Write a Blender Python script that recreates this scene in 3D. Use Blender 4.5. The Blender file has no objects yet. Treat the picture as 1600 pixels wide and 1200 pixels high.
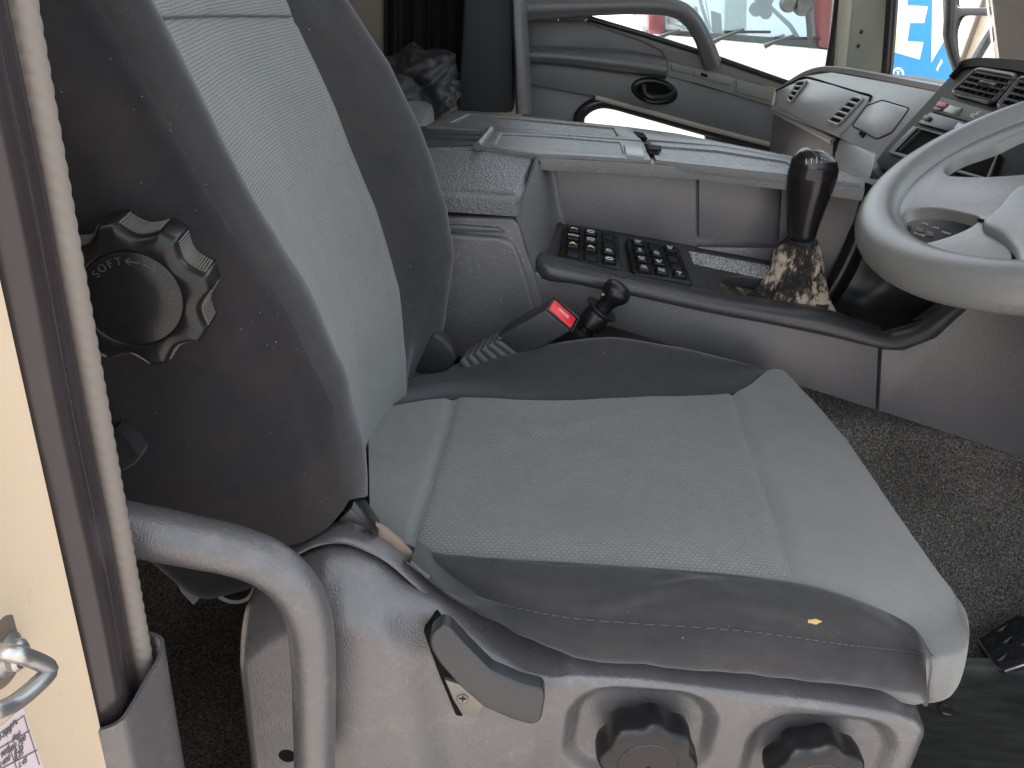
import bpy, bmesh, math, random
import numpy as np
from mathutils import Vector, Matrix, noise as mnoise
random.seed(7); np.random.seed(7)
SC = bpy.context.scene
COL = SC.collection
# ---------------------------------------------------------------- camera, sky, sun, exposure
PITCH, ROLL, FPX, CAM = math.radians(28), math.radians(4), 1386.0, Vector((0, -.70, 1.05))
FW = Vector((0, math.cos(PITCH), -math.sin(PITCH)))
_R0, _D0 = Vector((1, 0, 0)), Vector((0, -math.sin(PITCH), -math.cos(PITCH)))
RV = _R0 * math.cos(ROLL) - _D0 * math.sin(ROLL)
DV = _R0 * math.sin(ROLL) + _D0 * math.cos(ROLL)
cam = bpy.data.cameras.new('camera'); camo = bpy.data.objects.new('camera', cam); COL.objects.link(camo)
cam.sensor_width = 36; cam.lens = 36 * FPX / 1600; cam.clip_start = .02; cam.clip_end = 400
M = Matrix.Identity(4)
for i, v in enumerate((RV, -DV, -FW)):
    for j in range(3): M[j][i] = v[j]
M.translation = CAM
camo.matrix_world = M
SC.camera = camo
w = bpy.data.worlds.new('World'); SC.world = w; w.use_nodes = True
nt = w.node_tree; bg = nt.nodes['Background']
sky = nt.nodes.new('ShaderNodeTexSky'); sky.sky_type = 'NISHITA'; sky.sun_disc = False; sky.dust_density = 3; sky.air_density = 1; sky.ozone_density = .6
SUN_EL, SUN_AZ = math.radians(60), math.radians(180.0)      # azimuth of the direction towards the sun, from +X to +Y
sky.sun_elevation = SUN_EL; sky.sun_rotation = math.pi / 2 - SUN_AZ
hs = nt.nodes.new('ShaderNodeHueSaturation'); hs.inputs['Saturation'].default_value = .32      # thin high haze
nt.links.new(sky.outputs[0], hs.inputs['Color']); nt.links.new(hs.outputs[0], bg.inputs[0]); bg.inputs[1].default_value = .15
sl = bpy.data.lights.new('sun', 'SUN'); sl.energy = 2.2; sl.angle = math.radians(.5); sl.color = (1, .95, .87)
so = bpy.data.objects.new('sun', sl); COL.objects.link(so)
so.rotation_euler = Vector((math.cos(SUN_EL) * math.cos(SUN_AZ), math.cos(SUN_EL) * math.sin(SUN_AZ), math.sin(SUN_EL))).to_track_quat('Z', 'Y').to_euler()
vs = SC.view_settings; vs.view_transform = 'Standard'; vs.look = 'None'; vs.gamma = 1; vs.use_curve_mapping = False
vs.exposure = 2.2
SC.cycles.max_bounces = 8; SC.cycles.diffuse_bounces = 5; SC.cycles.transparent_max_bounces = 12
SC.cycles.use_denoising = True

# ---------------------------------------------------------------- helpers
def ray(px, py): return FW + RV * ((px - 800) / FPX) + DV * ((py - 600) / FPX)
def P(px, py, Y=None, Z=None, X=None):
    d = ray(px, py)
    t = (Y - CAM.y) / d.y if Y is not None else (Z - CAM.z) / d.z if Z is not None else (X - CAM.x) / d.x
    return CAM + d * t
class Plane:
    def __init__(s, a, b, c):
        s.o = Vector(a); s.n = (Vector(b) - s.o).cross(Vector(c) - s.o).normalized()
        if s.n.dot(CAM - s.o) < 0: s.n = -s.n
        u = (Vector(b) - s.o); s.u = u.normalized(); s.v = s.n.cross(s.u)
    def at(s, px, py, h=0):
        d = ray(px, py); t = (s.o + s.n * h - CAM).dot(s.n) / d.dot(s.n); return CAM + d * t
    def uv(s, p): q = Vector(p) - s.o; return (q.dot(s.u), q.dot(s.v))
    def pt(s, a, b, h=0): return s.o + s.u * a + s.v * b + s.n * h
def worldloc(o):
    L = Vector((0, 0, 0))
    while o is not None: L += o.location; o = o.parent
    return L
def tag(o, label=None, cat=None, group=None, kind=None):
    for k, v in (('label', label), ('category', cat), ('group', group), ('kind', kind)):
        if v: o[k] = v
    return o
def thing(name, loc, label, cat, group=None):
    o = bpy.data.objects.new(name, None); COL.objects.link(o); o.location = loc; o.empty_display_size = .02
    return tag(o, label, cat, group)
def link(name, me, mat, parent=None):
    o = bpy.data.objects.new(name, me); COL.objects.link(o)
    if mat is not None: me.materials.append(mat)
    if parent is not None: o.parent = parent
    return o
def mk(name, verts, faces, mat, parent=None, smooth=True, uvs=None, sharp=None):
    L = worldloc(parent)
    me = bpy.data.meshes.new(name)
    me.from_pydata([tuple(Vector(v) - L) for v in verts], [], [tuple(f) for f in faces])
    if uvs is not None:
        ul = me.uv_layers.new(name='UVMap')
        li = np.empty(len(me.loops), dtype=np.int32); me.loops.foreach_get('vertex_index', li)
        ul.data.foreach_set('uv', np.asarray(uvs, dtype=np.float32)[li].ravel())
    me.validate(); me.update()
    bm = bmesh.new(); bm.from_mesh(me); bmesh.ops.recalc_face_normals(bm, faces=bm.faces) if sharp != 'keep' else None
    bm.to_mesh(me); bm.free()
    if smooth:
        me.polygons.foreach_set('use_smooth', [True] * len(me.polygons))
        if sharp not in (None, 'keep'): me.set_sharp_from_angle(angle=math.radians(sharp))
    return link(name, me, mat, parent)
def bmk(name, bm, mat, parent=None, smooth=True, sharp=35):
    L = worldloc(parent)
    bmesh.ops.translate(bm, verts=bm.verts, vec=-L)
    bmesh.ops.recalc_face_normals(bm, faces=bm.faces)
    me = bpy.data.meshes.new(name); bm.to_mesh(me); bm.free()
    if smooth:
        me.polygons.foreach_set('use_smooth', [True] * len(me.polygons))
        if sharp: me.set_sharp_from_angle(angle=math.radians(sharp))
    return link(name, me, mat, parent)
def crom(pts, n, closed=False):
    """Catmull-Rom through the points, n samples, uniform by control index"""
    p = np.asarray([list(q) for q in pts], float); K = len(p)
    if K == 2: return p[0] + (p[1] - p[0]) * np.linspace(0, 1, n)[:, None]
    if closed: t = np.linspace(0, K, n, endpoint=False)
    else: t = np.linspace(0, K - 1, n)
    i = np.minimum(t.astype(int), K - 1 if closed else K - 2); f = (t - i)[:, None]
    g = (lambda j: p[j % K]) if closed else (lambda j: np.where((j < 0)[:, None], 2 * p[0] - p[1], np.where((j >= K)[:, None], 2 * p[-1] - p[-2], p[np.clip(j, 0, K - 1)])))
    a, b, c, d = g(i - 1), g(i), g(i + 1), g(i + 2)
    return .5 * (2 * b + (c - a) * f + (2 * a - 5 * b + 4 * c - d) * f * f + (3 * b - a - 3 * c + d) * f ** 3)
def arc(pts, n, closed=False):
    """smooth curve resampled evenly by length"""
    q = crom(pts, max(n * 6, 60), closed)
    if closed: q = np.vstack([q, q[:1]])
    s = np.r_[0, np.cumsum(np.linalg.norm(np.diff(q, axis=0), axis=1))]
    t = np.linspace(0, s[-1], n + 1)[:-1] if closed else np.linspace(0, s[-1], n)
    return np.stack([np.interp(t, s, q[:, k]) for k in range(q.shape[1])], 1)
def net(lines, nu, nv, crease=()):
    """surface net: lines resampled to nu along, nv samples per gap across; returns grid (cols, nu, 3) and column index of each line"""
    L = np.stack([crom(l, nu) if len(l) != nu else np.asarray([list(q) for q in l], float) for l in lines])
    K = len(L); nvs = [nv] * (K - 1) if isinstance(nv, int) else nv
    cols, idx = [], []; cuts = [0] + sorted(crease) + [K - 1]
    for a, b in zip(cuts[:-1], cuts[1:]):
        S = L[a:b + 1]
        for k in range(b - a):
            idx.append(len(cols))
            p0 = S[k - 1] if k > 0 else 2 * S[0] - S[1]; p1, p2 = S[k], S[k + 1]
            p3 = S[k + 2] if k + 2 < len(S) else 2 * S[-1] - S[-2]
            for f in np.arange(nvs[a + k]) / nvs[a + k]:
                cols.append(.5 * (2 * p1 + (p2 - p0) * f + (2 * p0 - 5 * p1 + 4 * p2 - p3) * f * f + (3 * p1 - p0 - 3 * p2 + p3) * f ** 3))
    idx.append(len(cols)); cols.append(L[-1])
    return np.stack(cols), idx
def gnormals(G):
    du = np.gradient(G, axis=0); dv = np.gradient(G, axis=1)
    n = np.cross(du, dv); return n / (np.linalg.norm(n, axis=2, keepdims=True) + 1e-12)
def gmesh(name, G, mat, parent=None, sharp=None, wrap=False, flip=None, flatuv=None):
    A, B = G.shape[:2]
    s = np.r_[0, np.cumsum(np.linalg.norm(np.diff(G, axis=0), axis=2).mean(1))]
    t = np.r_[0, np.cumsum(np.linalg.norm(np.diff(G, axis=1), axis=2).mean(0))]
    uv = np.stack(np.meshgrid(s, t, indexing='ij'), 2).reshape(-1, 2)
    if flatuv: uv = np.stack([G[:, :, flatuv[0]] * flatuv[2], G[:, :, flatuv[1]] * flatuv[3]], 2).reshape(-1, 2)
    f = []
    for i in range(A if wrap else A - 1):
        i2 = (i + 1) % A
        for j in range(B - 1): f.append((i * B + j, i2 * B + j, i2 * B + j + 1, i * B + j + 1))
    return mk(name, G.reshape(-1, 3), f, mat, parent, True, uv, sharp)
def thick(name, G, t, mat, parent=None, sharp=40):
    """a sheet with real thickness: surface G and its offset by t along the normals, joined round the rim"""
    N = gnormals(G); H = G + N * t
    A, B = G.shape[:2]; n = A * B; f = []
    for i in range(A - 1):
        for j in range(B - 1):
            a, b, c, d = i * B + j, (i + 1) * B + j, (i + 1) * B + j + 1, i * B + j + 1
            f += [(a, b, c, d), (n + d, n + c, n + b, n + a)]
    rim = [j for j in range(B)] + [i * B + B - 1 for i in range(1, A)] + [(A - 1) * B + j for j in range(B - 2, -1, -1)] + [i * B for i in range(A - 2, 0, -1)]
    for k in range(len(rim)):
        a, b = rim[k], rim[(k + 1) % len(rim)]; f.append((a, n + a, n + b, b))
    s = np.r_[0, np.cumsum(np.linalg.norm(np.diff(G, axis=0), axis=2).mean(1))]
    u = np.r_[0, np.cumsum(np.linalg.norm(np.diff(G, axis=1), axis=2).mean(0))]
    uv = np.stack(np.meshgrid(s, u, indexing='ij'), 2).reshape(-1, 2)
    return mk(name, np.vstack([G.reshape(-1, 3), H.reshape(-1, 3)]), f, mat, parent, True, np.vstack([uv, uv]), sharp)
def tube(name, path, rad, mat, parent=None, seg=16, n=None, closed=False, flat=1.0, up=(0, 0, 1), caps=True, rt=None):
    pts = arc(path, n, closed) if n else np.asarray([list(q) for q in path], float)
    K = len(pts); r = np.interp(np.linspace(0, 1, K), rt if rt is not None else np.linspace(0, 1, len(rad)), rad) if hasattr(rad, '__len__') else [rad] * K
    V, F = [], []; prev = Vector(up)
    for i in range(K):
        a = Vector(pts[(i - 1) % K if closed else max(i - 1, 0)]); b = Vector(pts[(i + 1) % K if closed else min(i + 1, K - 1)])
        t = (b - a).normalized(); x = prev - t * prev.dot(t)
        if x.length < 1e-5: x = Vector((1, 0, 0)) - t * t.x
        x.normalize(); y = t.cross(x); prev = x
        for k in range(seg):
            an = 2 * math.pi * k / seg; V.append(Vector(pts[i]) + (x * math.cos(an) * flat + y * math.sin(an)) * r[i])
    for i in range(K if closed else K - 1):
        for k in range(seg):
            k2 = (k + 1) % seg; i2 = (i + 1) % K; F.append((i * seg + k, i * seg + k2, i2 * seg + k2, i2 * seg + k))
    if caps and not closed: F += [tuple(range(seg))[::-1], tuple((K - 1) * seg + k for k in range(seg))]
    return mk(name, V, F, mat, parent, True, None, 50)
def frame_of(axis, hint=(0, 0, 1)):
    z = Vector(axis).normalized(); h = Vector(hint); x = (h - z * h.dot(z))
    if x.length < 1e-4: x = Vector((1, 0, 0)) - z * z.x
    x.normalize(); return x, z.cross(x), z
def lathe(name, c, axis, prof, mat, parent=None, seg=48, mod=None, hint=(0, 0, 1), sharp=40):
    """prof: (radius, height) list; mod(angle, radius, height) -> radius"""
    x, y, z = frame_of(axis, hint); c = Vector(c); V, F = [], []
    for (r, h) in prof:
        for k in range(seg):
            a = 2 * math.pi * k / seg; rr = mod(a, r, h) if mod else r
            V.append(c + (x * math.cos(a) + y * math.sin(a)) * rr + z * h)
    for i in range(len(prof) - 1):
        for k in range(seg):
            k2 = (k + 1) % seg; F.append((i * seg + k, i * seg + k2, (i + 1) * seg + k2, (i + 1) * seg + k))
    F += [tuple(range(seg))[::-1], tuple((len(prof) - 1) * seg + k for k in range(seg))]
    return mk(name, V, F, mat, parent, True, None, sharp)
def rounded(pts, r, n=5):
    """round the corners of a 2D polygon; r number or list"""
    out = []; K = len(pts)
    for i in range(K):
        a, b, c = (np.array(pts[(i + d) % K], float) for d in (-1, 0, 1))
        rr = r[i] if hasattr(r, '__len__') else r
        u, v = a - b, c - b; lu, lv = np.linalg.norm(u), np.linalg.norm(v)
        m = min(rr, lu * .48, lv * .48)
        if m < 1e-6: out.append(tuple(b)); continue
        p0, p2 = b + u / lu * m, b + v / lv * m
        for t in np.linspace(0, 1, n): out.append(tuple((1 - t) ** 2 * p0 + 2 * t * (1 - t) * b + t * t * p2))
    return out
def plate(name, pl, pix, depth, mat, parent=None, r=0, bev=.002, h=0, holes=None, seg=2, sharp=35, pxr=None):
    """outline given by photo points dropped on plane pl, extruded back by depth, front edges bevelled"""
    pts = [pl.uv(pl.at(x, y, h)) for x, y in (rounded(pix, pxr) if pxr else pix)]
    return platem(name, pl, pts, depth, mat, parent, r, bev, h, seg, sharp)
def platem(name, pl, pts, depth, mat, parent=None, r=0, bev=.002, h=0, seg=2, sharp=35):
    if r: pts = rounded(pts, r)
    bm = bmesh.new()
    f = bm.faces.new([bm.verts.new(pl.pt(a, b, h)) for a, b in pts])
    g = bmesh.ops.extrude_face_region(bm, geom=[f])
    vs_ = [e for e in g['geom'] if isinstance(e, bmesh.types.BMVert)]
    bmesh.ops.translate(bm, verts=vs_, vec=-pl.n * depth)
    bm.normal_update()
    if bev:
        top = [e for e in bm.edges if all(abs((v.co - pl.o).dot(pl.n) - h) < 1e-6 for v in e.verts)]
        bmesh.ops.bevel(bm, geom=top, offset=bev, segments=seg, profile=.5, affect='EDGES', clamp_overlap=True)
    return bmk(name, bm, mat, parent, True, sharp)
def box(name, lo, hi, mat, parent=None, bev=.003, seg=2, rot=None):
    bm = bmesh.new(); bmesh.ops.create_cube(bm, size=1)
    lo, hi = Vector(lo), Vector(hi); c = (lo + hi) / 2; d = hi - lo
    for v in bm.verts: v.co = Vector((v.co.x * d.x, v.co.y * d.y, v.co.z * d.z))
    if bev: bmesh.ops.bevel(bm, geom=bm.edges[:], offset=bev, segments=seg, profile=.5, affect='EDGES', clamp_overlap=True)
    for v in bm.verts: v.co = (rot @ v.co if rot else v.co) + c
    return bmk(name, bm, mat, parent, True, 35)
def hull(name, quadA, quadB, mat, parent=None, bev=.003, seg=2):
    """solid between two polygons with equal point count"""
    bm = bmesh.new(); a = [bm.verts.new(p) for p in quadA]; b = [bm.verts.new(p) for p in quadB]; n = len(a)
    bm.faces.new(a); bm.faces.new(b[::-1])
    for i in range(n): bm.faces.new((a[i], b[i], b[(i + 1) % n], a[(i + 1) % n]))
    bmesh.ops.recalc_face_normals(bm, faces=bm.faces)
    if bev: bmesh.ops.bevel(bm, geom=bm.edges[:], offset=bev, segments=seg, profile=.5, affect='EDGES', clamp_overlap=True)
    return bmk(name, bm, mat, parent, True, 35)
def text(name, s, o, u, v, size, mat, parent=None, depth=.0004, align='CENTER'):
    """lettering: s starts at o, runs along u, letters stand along v"""
    cu = bpy.data.curves.new('t', 'FONT'); cu.body = s; cu.size = size; cu.extrude = depth; cu.align_x = align; cu.align_y = 'CENTER'
    to = bpy.data.objects.new('t', cu); COL.objects.link(to)
    dg = bpy.context.evaluated_depsgraph_get(); me = bpy.data.meshes.new_from_object(to.evaluated_get(dg))
    bpy.data.objects.remove(to); bpy.data.curves.remove(cu); me.name = name
    u = Vector(u).normalized(); n = u.cross(Vector(v)).normalized(); v = n.cross(u); L = worldloc(parent); o = Vector(o)
    for q in me.vertices: q.co = o + u * q.co.x + v * q.co.y + n * q.co.z - L
    me.materials.clear()
    return link(name, me, mat, parent)
from mathutils.bvhtree import BVHTree
def hit(o, px, py):
    """where the line of sight through a photo point meets a built part: point and normal"""
    L = worldloc(o); bv = BVHTree.FromPolygons([v.co + L for v in o.data.vertices], [p.vertices[:] for p in o.data.polygons])
    p, n, i, d = bv.ray_cast(CAM, ray(px, py).normalized())
    if p is None: return None, None
    return p, (n if n.dot(ray(px, py)) < 0 else -n)
def sstep(a, b, x): t = np.clip((x - a) / (b - a), 0, 1); return t * t * (3 - 2 * t)
def vnoise(G, scale, seed=0):
    out = np.empty(G.shape[:2])
    for i in range(G.shape[0]):
        for j in range(G.shape[1]): out[i, j] = mnoise.noise(Vector(G[i, j]) * scale + Vector((seed, seed * 2, 0)))
    return out

# ---------------------------------------------------------------- materials
class N:
    def __init__(s, name):
        s.m = bpy.data.materials.new(name); s.m.use_nodes = True; s.t = s.m.node_tree; s.b = s.t.nodes['Principled BSDF']
    def n(s, typ, **k):
        x = s.t.nodes.new('ShaderNode' + typ)
        for a, b in k.items(): setattr(x, a, b)
        return x
    def l(s, a, b): s.t.links.new(a, b)
    def coord(s, kind='Object', scale=1.0, rot=(0, 0, 0)):
        c = s.n('TexCoord'); m = s.n('Mapping'); s.l(c.outputs[kind], m.inputs[0])
        m.inputs['Scale'].default_value = scale if hasattr(scale, '__len__') else (scale,) * 3; m.inputs['Rotation'].default_value = rot
        return m.outputs[0]
    def noise(s, vec, scale, detail=3, rough=.55):
        x = s.n('TexNoise'); x.inputs['Scale'].default_value = scale; x.inputs['Detail'].default_value = detail; x.inputs['Roughness'].default_value = rough
        s.l(vec, x.inputs['Vector']); return x.outputs['Fac']
    def ramp(s, fac, stops):
        x = s.n('ValToRGB'); e = x.color_ramp.elements
        while len(e) < len(stops): e.new(.5)
        for q, (p, c) in zip(e, stops): q.position = p; q.color = (*c, 1) if len(c) == 3 else c
        s.l(fac, x.inputs[0]); return x.outputs[0]
    def math(s, op, a, b=None, c=None):
        x = s.n('Math', operation=op)
        for i, q in enumerate((a, b, c)):
            if q is None: continue
            if isinstance(q, (int, float)): x.inputs[i].default_value = q
            else: s.l(q, x.inputs[i])
        return x.outputs[0]
    def mix(s, fac, a, b, mode='MIX'):
        x = s.n('Mix', data_type='RGBA', blend_type=mode)
        for i, q in ((0, fac), (6, a), (7, b)):
            if isinstance(q, (int, float)): x.inputs[i].default_value = q
            elif isinstance(q, tuple): x.inputs[i].default_value = (*q, 1) if len(q) == 3 else q
            else: s.l(q, x.inputs[i])
        return x.outputs[2]
    def bump(s, h, strength, dist=.001, prev=None):
        x = s.n('Bump'); x.inputs['Strength'].default_value = strength; x.inputs['Distance'].default_value = dist
        s.l(h, x.inputs['Height'])
        if prev is not None: s.l(prev, x.inputs['Normal'])
        s.l(x.outputs[0], s.b.inputs['Normal']); return x.outputs[0]
    def set(s, **k):
        for a, b in k.items():
            i = s.b.inputs[a.replace('_', ' ')]
            if isinstance(b, (int, float)): i.default_value = b
            elif isinstance(b, tuple): i.default_value = (*b, 1) if len(b) == 3 else b
            else: s.l(b, i)
        return s
def sc(c, k): return tuple(min(1, x * k) for x in c)
def plastic(name, col, rough=.45, grain=900, gs=.25, dirt=.12, spec=.5, dust=None, wear=0):
    m = N(name); v = m.coord()
    big = m.noise(v, 9, 4); fine = m.noise(v, 160, 2)
    c = m.mix(m.ramp(big, [(.35, (0, 0, 0)), (.7, (1, 1, 1))]), sc(col, 1 - dirt), sc(col, 1 + dirt))
    c = m.mix(m.ramp(fine, [(.45, (0, 0, 0)), (.75, (1, 1, 1))]), c, m.mix(.3, c, sc(col, 1.25)))
    if dust:
        sp = m.noise(v, 420, 1); c = m.mix(m.math('MULTIPLY', m.ramp(sp, [(.70, (0, 0, 0)), (.76, (1, 1, 1))]), dust), c, (.55, .52, .47))
    if wear:
        # scuffs: thin scratches and rubbed patches, paler than the plastic
        scr = m.noise(m.coord('Object', (1, 1, .16)), 130, 5, .8); rub = m.noise(v, 22, 6, .75)
        k = m.math('ADD', m.math('MULTIPLY', m.ramp(scr, [(.63, (0, 0, 0)), (.70, (1, 1, 1))]), .35), m.math('MULTIPLY', m.ramp(rub, [(.54, (0, 0, 0)), (.80, (1, 1, 1))]), .5))
        c = m.mix(m.math('MULTIPLY', k, wear), c, (.33, .315, .295))
    r = m.math('ADD', m.math('MULTIPLY', big, .18), rough - .09)
    m.set(Base_Color=c, Roughness=r, Specular_IOR_Level=spec)
    if gs:
        vo = m.n('TexVoronoi'); vo.inputs['Scale'].default_value = grain; m.l(v, vo.inputs['Vector'])
        m.bump(vo.outputs['Distance'], gs, .0006)
    return m.m
def weave(name, c1, c2, sx=.0042, sy=.0030, strength=.5, rough=.85, rot=0):
    """woven seat cloth: rows of small offset loops"""
    m = N(name); v = m.coord('UV', 1.0, (0, 0, rot)); o = m.coord()
    warp = m.n('MixRGB'); warp.blend_type = 'ADD'; warp.inputs[0].default_value = .0016
    nz = m.n('TexNoise'); nz.inputs['Scale'].default_value = 60; m.l(v, nz.inputs['Vector']); m.l(v, warp.inputs[1]); m.l(nz.outputs['Color'], warp.inputs[2])
    br = m.n('TexBrick'); br.offset = .5; m.l(warp.outputs[0], br.inputs['Vector'])
    br.inputs['Scale'].default_value = 1; br.inputs['Brick Width'].default_value = sx; br.inputs['Row Height'].default_value = sy
    br.inputs['Mortar Size'].default_value = min(sx, sy) * .22; br.inputs['Mortar Smooth'].default_value = 1; br.inputs['Bias'].default_value = 0
    br.inputs['Color1'].default_value = (1, 1, 1, 1); br.inputs['Color2'].default_value = (.8, .8, .8, 1); br.inputs['Mortar'].default_value = (0, 0, 0, 1)
    yarn = m.noise(v, 1500, 2); big = m.noise(o, 6, 4); mid = m.noise(o, 45, 3)
    c = m.mix(br.outputs['Color'], c1, c2)
    c = m.mix(.35, c, m.mix(yarn, sc(c1, .8), sc(c2, 1.15)))
    c = m.mix(1, c, m.ramp(big, [(.3, (.86, .86, .86)), (.7, (1.0, 1.0, 1.0))]), 'MULTIPLY')
    c = m.mix(1, c, m.ramp(mid, [(.3, (.93, .93, .93)), (.7, (1.0, 1.0, 1.0))]), 'MULTIPLY')
    m.set(Base_Color=c, Roughness=rough, Specular_IOR_Level=.2, Sheen_Weight=.25, Sheen_Roughness=.5)
    p = m.bump(br.outputs['Color'], strength, .0008); p = m.bump(yarn, .25, .0005, p); m.bump(mid, .12, .004, p)
    return m.m
def velour(name, col, sheen=.5, warm=(.12, .10, .09)):
    m = N(name); o = m.coord()
    big = m.noise(o, 7, 5, .6); mid = m.noise(o, 60, 4); fz = m.noise(o, 1400, 2)
    c = m.mix(m.ramp(big, [(.42, (0, 0, 0)), (.75, (.8, .8, .8))]), col, warm)
    c = m.mix(1, c, m.ramp(fz, [(.3, (.72, .72, .72)), (.72, (1.0, 1.0, 1.0))]), 'MULTIPLY')
    c = m.mix(1, c, m.ramp(mid, [(.3, (.85, .85, .85)), (.7, (1.0, 1.0, 1.0))]), 'MULTIPLY')
    lint = m.noise(o, 330, 1); c = m.mix(m.ramp(lint, [(.79, (0, 0, 0)), (.82, (.5, .5, .5))]), c, (.4, .4, .38))
    m.set(Base_Color=c, Roughness=.95, Specular_IOR_Level=.1, Sheen_Weight=sheen, Sheen_Roughness=.45, Sheen_Tint=(.8, .85, .9))
    p = m.bump(fz, .35, .0007); m.bump(mid, .2, .004, p)
    return m.m
def simple(name, col, rough=.5, metal=0, spec=.5, bump=0, bscale=300, var=.1, coat=0):
    m = N(name); v = m.coord(); b = m.noise(v, 18, 4)
    m.set(Base_Color=m.mix(b, sc(col, 1 - var), sc(col, 1 + var)), Roughness=m.math('ADD', m.math('MULTIPLY', m.noise(v, 40, 3), .16), rough - .08), Metallic=metal, Specular_IOR_Level=spec, Coat_Weight=coat)
    if bump: m.bump(m.noise(v, bscale, 3), bump, .001)
    return m.m
def carpet_mat(name, c1, c2, c3):
    m = N(name); v = m.coord(); a = m.noise(v, 300, 3, .7); b = m.noise(v, 760, 2); g = m.noise(v, 8, 3)
    c = m.ramp(a, [(.36, c1), (.52, c2), (.66, c3)])
    c = m.mix(1, c, m.ramp(b, [(.35, (.35, .35, .35)), (.65, (1.2, 1.2, 1.2))]), 'MULTIPLY')
    c = m.mix(1, c, m.ramp(g, [(.35, (.75, .75, .75)), (.7, (1.1, 1.1, 1.1))]), 'MULTIPLY')
    m.set(Base_Color=c, Roughness=1, Specular_IOR_Level=.05)
    p = m.bump(a, .9, .004); m.bump(b, .8, .002, p); return m.m
def glass(name, tint=(.93, .97, .95), refl=.08):
    m = N(name); t = m.n('BsdfTransparent'); t.inputs[0].default_value = (*tint, 1); g = m.n('BsdfGlossy'); g.inputs['Roughness'].default_value = .01
    f = m.n('Fresnel'); f.inputs[0].default_value = 1.45; x = m.n('MixShader'); m.l(m.math('MULTIPLY', f.outputs[0], 1.0), x.inputs[0]); m.l(t.outputs[0], x.inputs[1]); m.l(g.outputs[0], x.inputs[2])
    m.l(x.outputs[0], m.t.nodes['Material Output'].inputs[0]); return m.m
MAT = {}
MAT['light'] = weave('light_grey_cloth', (.085, .088, .086), (.225, .233, .226), .0050, .0034, .9)
MAT['light2'] = weave('light_grey_seat_cloth', (.076, .077, .074), (.212, .215, .207), .0062, .0042, .95, rot=math.pi / 2)
MAT['lightp'] = weave('light_grey_plain_cloth', (.13, .133, .129), (.205, .210, .203), .0030, .0022, .5)
MAT['dark'] = velour('charcoal_velour', (.042, .0415, .043), .30, (.058, .054, .052))
MAT['side'] = velour('charcoal_side_velour', (.026, .025, .0265), .2, (.046, .040, .037))
MAT['thread'] = simple('grey_thread', (.065, .064, .062), .9)
MAT['grey'] = plastic('grey_seat_plastic', (.090, .087, .089), .26, 620, .45, .07, .8, wear=.5)
MAT['grey2'] = plastic('grey_console_plastic', (.100, .097, .101), .33, 520, .5, .1, .6, dust=.6)
MAT['grey3'] = plastic('dark_grey_door_plastic', (.155, .156, .158), .38, 800, .3)
MAT['topgrey'] = plastic('grey_lid_plastic', (.085, .086, .085), .28, 500, .6, .1, dust=.5)
MAT['silver'] = plastic('silver_dash_plastic', (.27, .267, .27), .34, 700, .2, .05)
MAT['wheel'] = plastic('pale_grey_wheel_plastic', (.120, .122, .119), .24, 1100, .25, .05, .7, wear=.12)
MAT['black'] = plastic('black_plastic', (.0075, .0075, .0082), .32, 900, .12, .15, .4)
MAT['gloss'] = simple('glossy_black_plastic', (.014, .014, .015), .2, 0, .5)
MAT['matt'] = plastic('matt_black_plastic', (.011, .011, .012), .5, 1000, .3, .15)
MAT['hole'] = simple('dark_gap', (.006, .006, .006), .9, 0, .1)
MAT['lever'] = plastic('charcoal_lever_plastic', (.026, .028, .031), .32, 800, .25)
MAT['cream'] = simple('cream_paint', (.60, .485, .345), .3, 0, .5, 0, 300, .04, .5)
MAT['rubber'] = simple('black_rubber', (.030, .024, .026), .25)
MAT['beige'] = simple('beige_trim', (.205, .18, .157), .6, 0, .3, .2, 500)
MAT['metal'] = simple('zinc_steel', (.5, .5, .5), .38, 1, .5, .1, 200)
MAT['brass'] = simple('dull_zinc', (.20, .19, .17), .5, .6, .5, .2, 80, .2)
MAT['rust'] = simple('rusty_steel', (.20, .155, .12), .6, .4, .5, .3, 120, .4)
MAT['red'] = simple('red_plastic', (.75, .03, .045), .32)
MAT['white'] = simple('white_paint', (.8, .8, .8), .45)
MAT['print'] = simple('white_print', (.62, .62, .6), .6)
MAT['orange'] = simple('orange_print', (.75, .32, .03), .6)
MAT['carpet'] = carpet_mat('grey_carpet', (.060, .057, .054), (.16, .152, .143), (.34, .323, .302))
MAT['glass'] = glass('clear_glass')
# ================================================================ driver seat
seat = thing('driver_seat', (.1, .25, .02), 'grey cloth driver seat with charcoal bolsters and grey plastic side cover', 'seat')
# ---- backrest: feature lines from bottom to top, each (z, X) tables at a Y
def tab(zs, t): return np.interp(t, [a for a, _ in zs], [b for _, b in zs])
TOP = 1.24
Xn = [(.44, -.142), (.527, -.138), (.587, -.139), (.663, -.155), (.744, -.188), (.811, -.224), (.904, -.266), (.973, -.297), (1.1, -.352), (1.24, -.412)]   # near bolster crest
Xr = [(.50, -.150), (.547, -.145), (.645, -.156), (.742, -.196), (.838, -.251), (.932, -.297), (.975, -.319), (1.1, -.375), (1.24, -.435)]               # near ridge seam
Xf = [(.40, -.146), (.494, -.144), (.598, -.156), (.71, -.189), (.826, -.234), (.921, -.276), (1.0, -.311), (1.1, -.355), (1.24, -.415)]                  # panel, far seam
Xb = [(.38, -.150), (.421, -.135), (.51, -.104), (.619, -.093), (.692, -.106), (.792, -.143), (.87, -.184), (.941, -.238), (1.05, -.30), (1.24, -.39)]    # far bolster
NB = 120
def bl(zb, fx, y, dx=0, dy=None):
    z = np.linspace(zb, TOP, NB); x = tab(fx, z) + dx
    yy = np.full(NB, float(y)) if not callable(y) else y(z)
    return np.stack([x, yy, z], 1)
zt = lambda z: np.clip((z - .5) / .7, 0, 1)
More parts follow.
